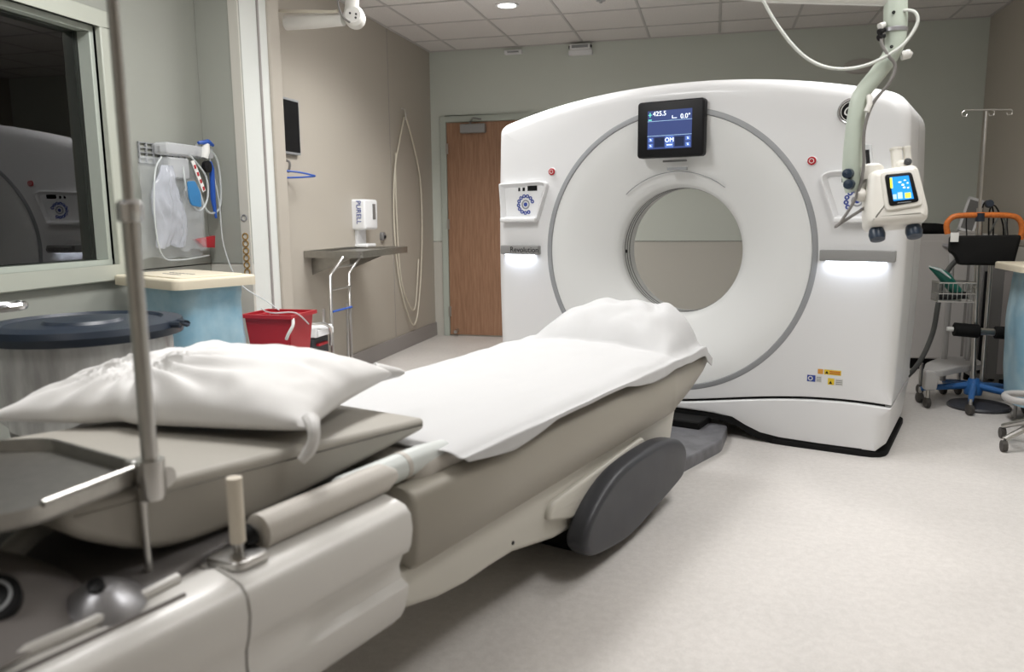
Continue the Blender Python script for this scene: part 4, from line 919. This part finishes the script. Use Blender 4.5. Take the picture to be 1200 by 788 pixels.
for p in ((.490, Y-.045, 1.345), (.495, Y-.05, 1.305)): MB().lathe(p, (-.4, -1, 0), [(.012, -.02), (.020, 0), (.018, .03), (.001, .034)], 14).build('handle_knob', T['knob_blue'], t)

t = thing('ceiling_boom', 'white horizontal ceiling boom carrying the injector arm, right', 'boom', (.4, 3.3, 2.02))
MB().tube([(-.35, Y+.02, 2.12), (.2, Y+.01, 2.028), (.60, Y, 1.982)], [.034, .034, .03], 16).build('boom_tube', T['arm_white'], t)
MB().cyl((.622, Y, 1.96), (.622, Y, 2.06), .036, n=24).build('swivel_hub', T['arm_green'], t)
MB().cyl((-.35, Y+.02, 2.09), (-.35, Y+.02, 2.755), .035, n=20).build('drop_tube', T['arm_white'], t)
MB().lathe((-.35, Y+.02, 2.76), (0, 0, -1), [(.12, -.008), (.12, .01), (.05, .04), (.036, .04)], 32).build('ceiling_flange', T['arm_white'], t)
tag(MB().tube([(.10, Y-.05, 2.12), (.152, Y-.05, 2.0), (.21, Y-.05, 1.90), (.29, Y-.05, 1.80), (.37, Y-.05, 1.745), (.46, Y-.05, 1.728), (.55, Y-.05, 1.745), (.645, Y-.05, 1.80), (.69, Y-.05, 1.87), (.685, Y-.05, 1.91), (.655, Y-.04, 1.925), (.63, Y-.02, 1.92)], .006, 8, smooth_n=6).build('power_cable', T['cable_white']), 'white cable drooping in a loop from the boom to the injector', 'cable')

t = thing('ceiling_boom', 'short white ceiling arm with round joint beside the column', 'boom', (-2.2, 4.4, 2.3))
Y = 4.4
MB().tube([(-2.50, Y+.02, 2.345), (-2.30, Y+.01, 2.340), (-2.12, Y, 2.335)], [.042, .042, .036], 16).build('arm_tube', T['arm_white'], t)
MB().tube([(-2.06, Y, 2.765), (-2.06, Y, 2.5), (-2.065, Y, 2.40), (-2.08, Y, 2.34)], [.045, .045, .04, .038], 18).build('drop_tube', T['arm_white'], t)
MB().lathe((-2.055, Y+.01, 2.345), (.25, -1, .1), [(.001, -.05), (.055, -.05), (.06, -.03), (.06, .03), (.045, .048), (.001, .05)], 28).build('joint', T['arm_white'], t)
MB().tube([(-2.52, Y-.04, 2.40), (-2.35, Y-.05, 2.385), (-2.18, Y-.05, 2.37), (-2.13, Y-.05, 2.37)], .009, 8, smooth_n=4).build('cable', T['cable_cream'], t)
MB().tube([(-2.11, Y-.05, 2.60), (-2.125, Y-.05, 2.48), (-2.12, Y-.055, 2.39), (-2.09, Y-.06, 2.33), (-2.05, Y-.065, 2.30)], .006, 8, smooth_n=4).build('cable', T['cable_grey'], t)
for a in (.35, -.6, 2.4): MB().lathe((-2.04+.022*cos(a), Y-.045, 2.34+.022*sin(a)), (.25, -1, .1), [(.006, 0), (.006, .004), (.001, .004)], 10).build('screw', T['black'], t)

# ------------------------------------------------------------ right-hand equipment
t = thing('storage_cabinet', 'low white metal cabinet standing behind the wheeled pole', 'cabinet', (1.72, 6.7, 0))
MB().box(1.42, 2.02, 6.50, 7.0, .09, 1.035).build('body', T['cabinet'], t, bevel=.008)
MB().box(1.44, 2.0, 6.55, 6.98, 0, .09).build('plinth', T['rubber_black'], t, smooth=False)
MB().box(1.43, 2.01, 6.488, 6.50, .10, .985).build('door', T['cabinet'], t, bevel=.003)
MB().tube([(1.66, 6.485, .955), (1.68, 6.46, .95), (1.74, 6.46, .94), (1.80, 6.485, .94)], [.012, .014, .02, .012], 10).build('handle', T['silver'], t)
MB().box(1.455, 1.50, 6.484, 6.489, .945, .965).build('label', T['orange_sticker'], t, smooth=False)
t = thing('vital_monitor', 'small white framed monitor tilted back on the white cabinet', 'monitor', (1.84, 6.65, 1.035))
Mm = Matrix.Translation((1.835, 6.62, 1.05)) @ Matrix.Rotation(radians(18), 4, 'Y') @ Matrix.Rotation(radians(-15), 4, 'X')
def xf(mb, M):
    for v in mb.bm.verts: v.co = M @ v.co
    return mb
xf(ring_wall(MB(), [(-.05, 0), (.06, 0), (.06, .02), (-.05, .02)], .004, 0, .01), Mm) if False else None
xf(MB().box(-.055, -.04, 0, .02, 0, .27).box(.045, .06, 0, .02, 0, .27).box(-.055, .06, 0, .02, .25, .27).box(-.055, .06, 0, .02, 0, .02), Mm).build('frame', T['panel_white'], t, bevel=.003)
xf(MB().box(-.04, .045, .004, .016, .02, .25), Mm).build('screen', T['trim_grey'], t, smooth=False)
MB().box(1.77, 1.92, 6.58, 6.72, 1.035, 1.055).build('stand_base', T['cabinet'], t, bevel=.004)
t = tag(MB().tube([(1.43, 6.40, 1.085), (1.47, 6.40, 1.085), (1.60, 6.41, 1.083), (1.70, 6.42, 1.078)], [.03, .042, .042, .036], 14).build('black_roll', T['rubber_black']), 'black padded roll lying along the top of the cabinet', 'roll')
for v in t.data.vertices: v.co.y += .14; v.co.z += -.008

# wheeled stand: tall steel pole, blue star base, orange handle and black basket
px, py = 1.60, 5.36
t = thing('wheeled_pole_stand', 'tall steel pole stand on a blue wheeled base with orange handle', 'stand', (px, py, 0))
MB().cyl((px-.045, py, 1.17), (px-.05, py, 1.79), .009, n=14).build('upper_pole', T['steel'], t)
MB().cyl((px-.005, py, .14), (px-.045, py, 1.22), .016, n=16).build('lower_pole', T['steel'], t)
MB().cyl((px+.06, py+.05, .14), (px+.055, py+.05, 1.05), .013, n=14).build('side_pole', T['steel'], t)
MB().cyl((px-.11, py+.25, .10), (px-.11, py+.25, 1.0), .018, n=14).build('side_pole', T['lift_grey'], t)
hk = MB().tube([(px-.17, py, 1.80), (px-.05, py, 1.797), (px+.075, py, 1.792)], .005, 8)
for sg, x in ((-1, px-.17), (1, px+.075), (1, px-.02)): hk.tube([(x, py, 1.795), (x+sg*.012, py, 1.785), (x+sg*.010, py, 1.765), (x-sg*.012, py, 1.762), (x-sg*.018, py, 1.775)], .004, 8)
hk.build('hooks', T['steel'], t)
MB().tube([(px-.215, py-.02, 1.065), (px-.225, py-.02, 1.12), (px-.205, py-.02, 1.158), (px-.16, py-.02, 1.175), (px+.0, py-.02, 1.178), (px+.12, py-.02, 1.172), (px+.165, py-.02, 1.15), (px+.185, py-.02, 1.10), (px+.18, py-.02, 1.03)], .017, 12, smooth_n=4).build('push_handle', T['orange'], t)
MB().lathe((px-.046, py-.02, 1.14), (0, 0, 1), [(.001, 0), (.026, 0), (.026, .05), (.001, .05)], 16).build('handle_clamp', T['lid_navy'], t)
ns = MB().lathe((px, py, .07), (0, 0, 1), [(.001, 0), (.05, 0), (.055, .03), (.045, .06), (.03, .10), (.001, .10)], 20).build('base_hub', T['blue_base'], t)
for k in range(5):
    a = radians(-108+72*k); q = .30
    ex, ey = px+q*cos(a), py+q*sin(a)
    MB().tube([(px+.03*cos(a), py+.03*sin(a), .125), (px+.7*q*cos(a), py+.7*q*sin(a), .105), (ex, ey, .09)], [.022, .018, .014], 10).build('base_leg', T['blue_base'], t)
    MB().cyl((ex, ey, .04), (ex, ey, .10), .010, n=10).build('caster_stem', T['steel'], t)
    cs = MB(); cs.lathe((ex-.014, ey, .034), (1, .3, 0), [(.001, 0), (.028, 0), (.034, .004), (.034, .024), (.028, .028), (.001, .028)], 18); cs.build('caster', T['caster'], t)
t2 = thing('black_basket', 'black fabric carrier bag hooked on the orange handle', 'bag', (px, py-.04, .88))
bk = [(px-.215, 1.055), (px+.165, 1.06), (px+.135, .875), (px-.03, .88), (px-.16, .88), (px-.185, .94), (px-.215, .955)]
MB().slab(round_poly(bk, .02), py-.10, py-.035, .015, both=True).build('carrier', T['rubber_black'], t2)
MB().tube([(px-.12, py-.06, 1.05), (px-.12, py-.03, 1.12), (px-.12, py-.02, 1.19)], .004, 6).tube([(px+.1, py-.06, 1.05), (px+.1, py-.03, 1.12), (px+.1, py-.02, 1.19)], .004, 6).build('strap', T['black'], t2)
tag(MB().box(px-.222, px-.178, py-.115, py-.104, 1.02, 1.075).build('paper_tag', T['paper'], bevel=.001), 'white paper tag on the left corner of the black bag', 'tag')
t = thing('cable_bundle', 'bundle of thin dark leads standing behind the orange handle', 'cables', (px+.03, py+.06, 1.05))
for i, pts in enumerate([[(0, 0, 1.0), (-.01, 0, 1.22), (.02, 0, 1.26), (.05, 0, 1.20), (.07, .02, 1.0)], [(.04, 0, 1.0), (.03, 0, 1.2), (.06, 0, 1.23), (.11, 0, 1.12), (.12, 0, 1.0)], [(.02, 0, 1.0), (.08, 0, 1.16), (.12, 0, 1.14), (.13, 0, 1.02)]]):
    MB().tube([(px+.0+a, py+.07+b_, z) for a, b_, z in pts], .005, 6, smooth_n=4).build('lead', T['black'] if i != 2 else T['hose_grey'], t)
MB().lathe((px+.02, py+.065, 1.24), (0, -1, .3), [(.001, 0), (.022, 0), (.022, .03), (.001, .03)], 12).build('connector', T['lid_navy'], t)
# wire basket with mask, and black grips on the pole
t = thing('wire_basket', 'small open wire basket clamped to the pole stand', 'basket', (px-.17, py-.02, .66))
wb_ = MB(); bx0, bx1, by0, by1 = px-.27, px-.07, py-.14, py+.02
for z in (.66, .71, .775): 
    r_ = .0035 if z < .77 else .005
    for a, c_ in (((bx0, by0), (bx1, by0)), ((bx1, by0), (bx1, by1)), ((bx1, by1), (bx0, by1)), ((bx0, by1), (bx0, by0))): wb_.cyl((*a, z), (*c_, z), r_, n=6)
for i in range(9): x = bx0+(bx1-bx0)*i/8; wb_.tube([(x, by0, .775), (x, by0, .66), (x, by1, .66), (x, by1, .775)], .0028, 6)
for i in range(1, 6): y = by0+(by1-by0)*i/6; wb_.tube([(bx0, y, .775), (bx0, y, .66), (bx1, y, .66), (bx1, y, .775)], .0028, 6)
wb_.build('wire_frame', T['steel'], t)
MB().tube([(bx1, py-.04, .74), (px-.03, py-.02, .74)], .008, 8).build('clamp_arm', T['steel'], t)
t = thing('anaesthesia_mask', 'dark green rubber mask and bag lying in the wire basket', 'mask', (px-.2, py-.06, .68))
MB().tube([(px-.315, py-.07, .865), (px-.27, py-.07, .84), (px-.22, py-.06, .80), (px-.17, py-.05, .74), (px-.11, py-.05, .69)], [.006, .024, .036, .034, .018], 12, smooth_n=4).build('mask_body', T['green_mask'], t)
MB().tube([(px-.325, py-.085, .872), (px-.26, py-.10, .85), (px-.20, py-.10, .80)], [.003, .009, .004], 8).build('clear_edge', T['clear_tube'], t)
MB().tube([(px-.24, py-.04, .685), (px-.16, py-.07, .69), (px-.10, py-.09, .70)], .022, 10).build('strap_roll', T['black'], t)
t = thing('grip_bar', 'pair of black padded grips across the lower pole', 'grip', (px, py-.05, .45))
MB().tube([(px-.155, py-.06, .485), (px-.15, py-.06, .485), (px-.02, py-.06, .475), (px-.01, py-.06, .475)], [.03, .042, .042, .034], 14).build('left_pad', T['rubber_black'], t)
MB().tube([(px+.075, py-.05, .47), (px+.08, py-.05, .47), (px+.22, py-.05, .465)], [.03, .038, .04], 14).build('right_pad', T['rubber_black'], t)
MB().tube([(px-.19, py-.06, .486), (px-.15, py-.06, .485)], .014, 10).build('end_button', T['paper'], t)
MB().tube([(px-.01, py-.06, .475), (px+.08, py-.05, .47)], .022, 10).build('clamp', T['steel'], t)
tag(MB().tube([(px-.09, py+.10, .93), (px-.17, py+.10, .83), (px-.20, py+.12, .65), (px-.22, py+.14, .42), (px-.29, py+.18, .20), (px-.40, py+.25, .06), (px-.52, py+.35, .035), (px-.62, py+.45, .03)], .016, 12, smooth_n=5).build('corrugated_hose', T['hose_grey']), 'dark grey hose curving from the black bag down to the floor', 'hose')

# second wheeled base, light grey, lying in front of the cabinet
t = thing('mobile_stand', 'grey wheeled equipment base with a white front caster housing', 'base', (1.45, 5.5, 0))
MB().slab(round_poly([(1.27, 5.20), (1.36, 5.18), (1.52, 5.36), (1.70, 5.50), (1.70, 5.75), (1.50, 5.72), (1.34, 5.45)], .05), .245, .205, .012, 'z').build('deck', T['lift_grey'], t)
MB().slab(round_poly([(1.275, .12), (1.345, .12), (1.355, .20), (1.33, .24), (1.275, .24)], .015), 5.17, 5.24, .01, both=True).build('caster_housing', T['lift_grey'], t)
for x, y in ((1.31, 5.22), (1.60, 5.66), (1.36, 5.62)):
    MB().cyl((x, y, .05), (x, y, .21), .012, n=10).build('caster_stem', T['steel'], t)
    MB().lathe((x-.014, y, .034), (1, .2, 0), [(.001, 0), (.028, 0), (.034, .005), (.034, .023), (.028, .028), (.001, .028)], 18).build('caster', T['caster'], t)
MB().lathe((1.62, 5.30, .0), (0, 0, 1), [(.001, 0), (.17, 0), (.175, .012), (.165, .022), (.001, .03)], 40).build('round_foot', T['dark_plastic'], t)
for y in (5.58, 5.64): MB().cyl((1.62, y, .24), (1.62, y, 1.0), .012, n=10).build('column', T['lift_grey'], t)

t = thing('equipment_tower', 'dark upright equipment case standing between the pole and right wall', 'case', (1.87, 6.0, 0))
MB().box(1.76, 2.0, 5.92, 6.25, .06, .86).build('case', T['bin_grey'], t, bevel=.01)
MB().box(1.78, 1.82, 5.912, 5.92, .10, .80).build('front_strip', T['black'], t, smooth=False)
MB().box(1.90, 1.98, 5.912, 5.92, .10, .80).build('front_panel', T['base_grey'], t, smooth=False)
for x in (1.80, 1.96):
    for y in (5.98, 6.2): MB().cyl((x, y, 0), (x, y, .065), .02, n=10).build('foot', T['rubber_black'], t)

t = thing('linen_hamper', 'second blue-bagged hamper with beige lid at the right edge', 'hamper', (1.86, 4.9, 0))
def hb2(u, v):
    a = 2*pi*u; c_, s_ = cos(a), sin(a); n_ = (abs(c_)**4+abs(s_)**4)**-.25
    f_ = (.88+.1*sin(pi*v*.9))*(1+.03*noise.noise(Vector((c_*3+5, s_*3, v*4))))
    return Vector((1.865+.225*c_*n_*f_, 4.95+.2*s_*n_*f_, .12+.75*v))
MB().grid(hb2, 56, 20).build('liner_bag', T['hamper_blue'], t)
MB().slab(rrect(1.60, 2.12, 4.72, 5.18, .03), .91, .872, .01, 'z').build('lid', T['lid_beige'], t)
for x in (1.74, 1.99):
    for y in (4.84, 5.06): MB().cyl((x, y, 0.0), (x, y, .875), .010, n=8).build('leg', T['lift_grey'], t)

t = thing('wheeled_footrest', 'low grey looped footrest frame on casters at the right edge', 'footrest', (1.674, 4.40, 0))
MB().tube([(1.544, 4.297, 0.261), (1.488, 4.371, 0.256), (1.488, 4.483, 0.251), (1.544, 4.557, 0.251), (1.674, 4.557, 0.251), (1.814, 4.510, 0.251), (1.860, 4.390, 0.251), (1.814, 4.278, 0.256), (1.674, 4.250, 0.261), (1.544, 4.297, 0.261)], .018, 12, smooth_n=4).build('foot_ring', T['lift_grey'], t)
for k in range(5):
    a = radians(200+72*k)
    MB().tube([(1.674, 4.399, 0.177), (1.674+.24*cos(a), 4.40+.24*sin(a), .065)], [.022, .014], 10).build('base_leg', T['steel'], t)
    MB().lathe((1.674+.24*cos(a)-.012, 4.40+.24*sin(a), .03), (1, 0, 0), [(.001, 0), (.028, 0), (.028, .024), (.001, .024)], 14).build('caster', T['caster'], t)
MB().cyl((1.674, 4.399, 0.158), (1.674, 4.399, 0.262), .03, n=14).build('hub', T['steel'], t)
MB().box(1.51, 1.84, 4.395, 4.405, .25, .26).build('ring_spoke', T['steel'], t)
MB().box(1.669, 1.679, 4.26, 4.55, .25, .26).build('ring_spoke', T['steel'], t)
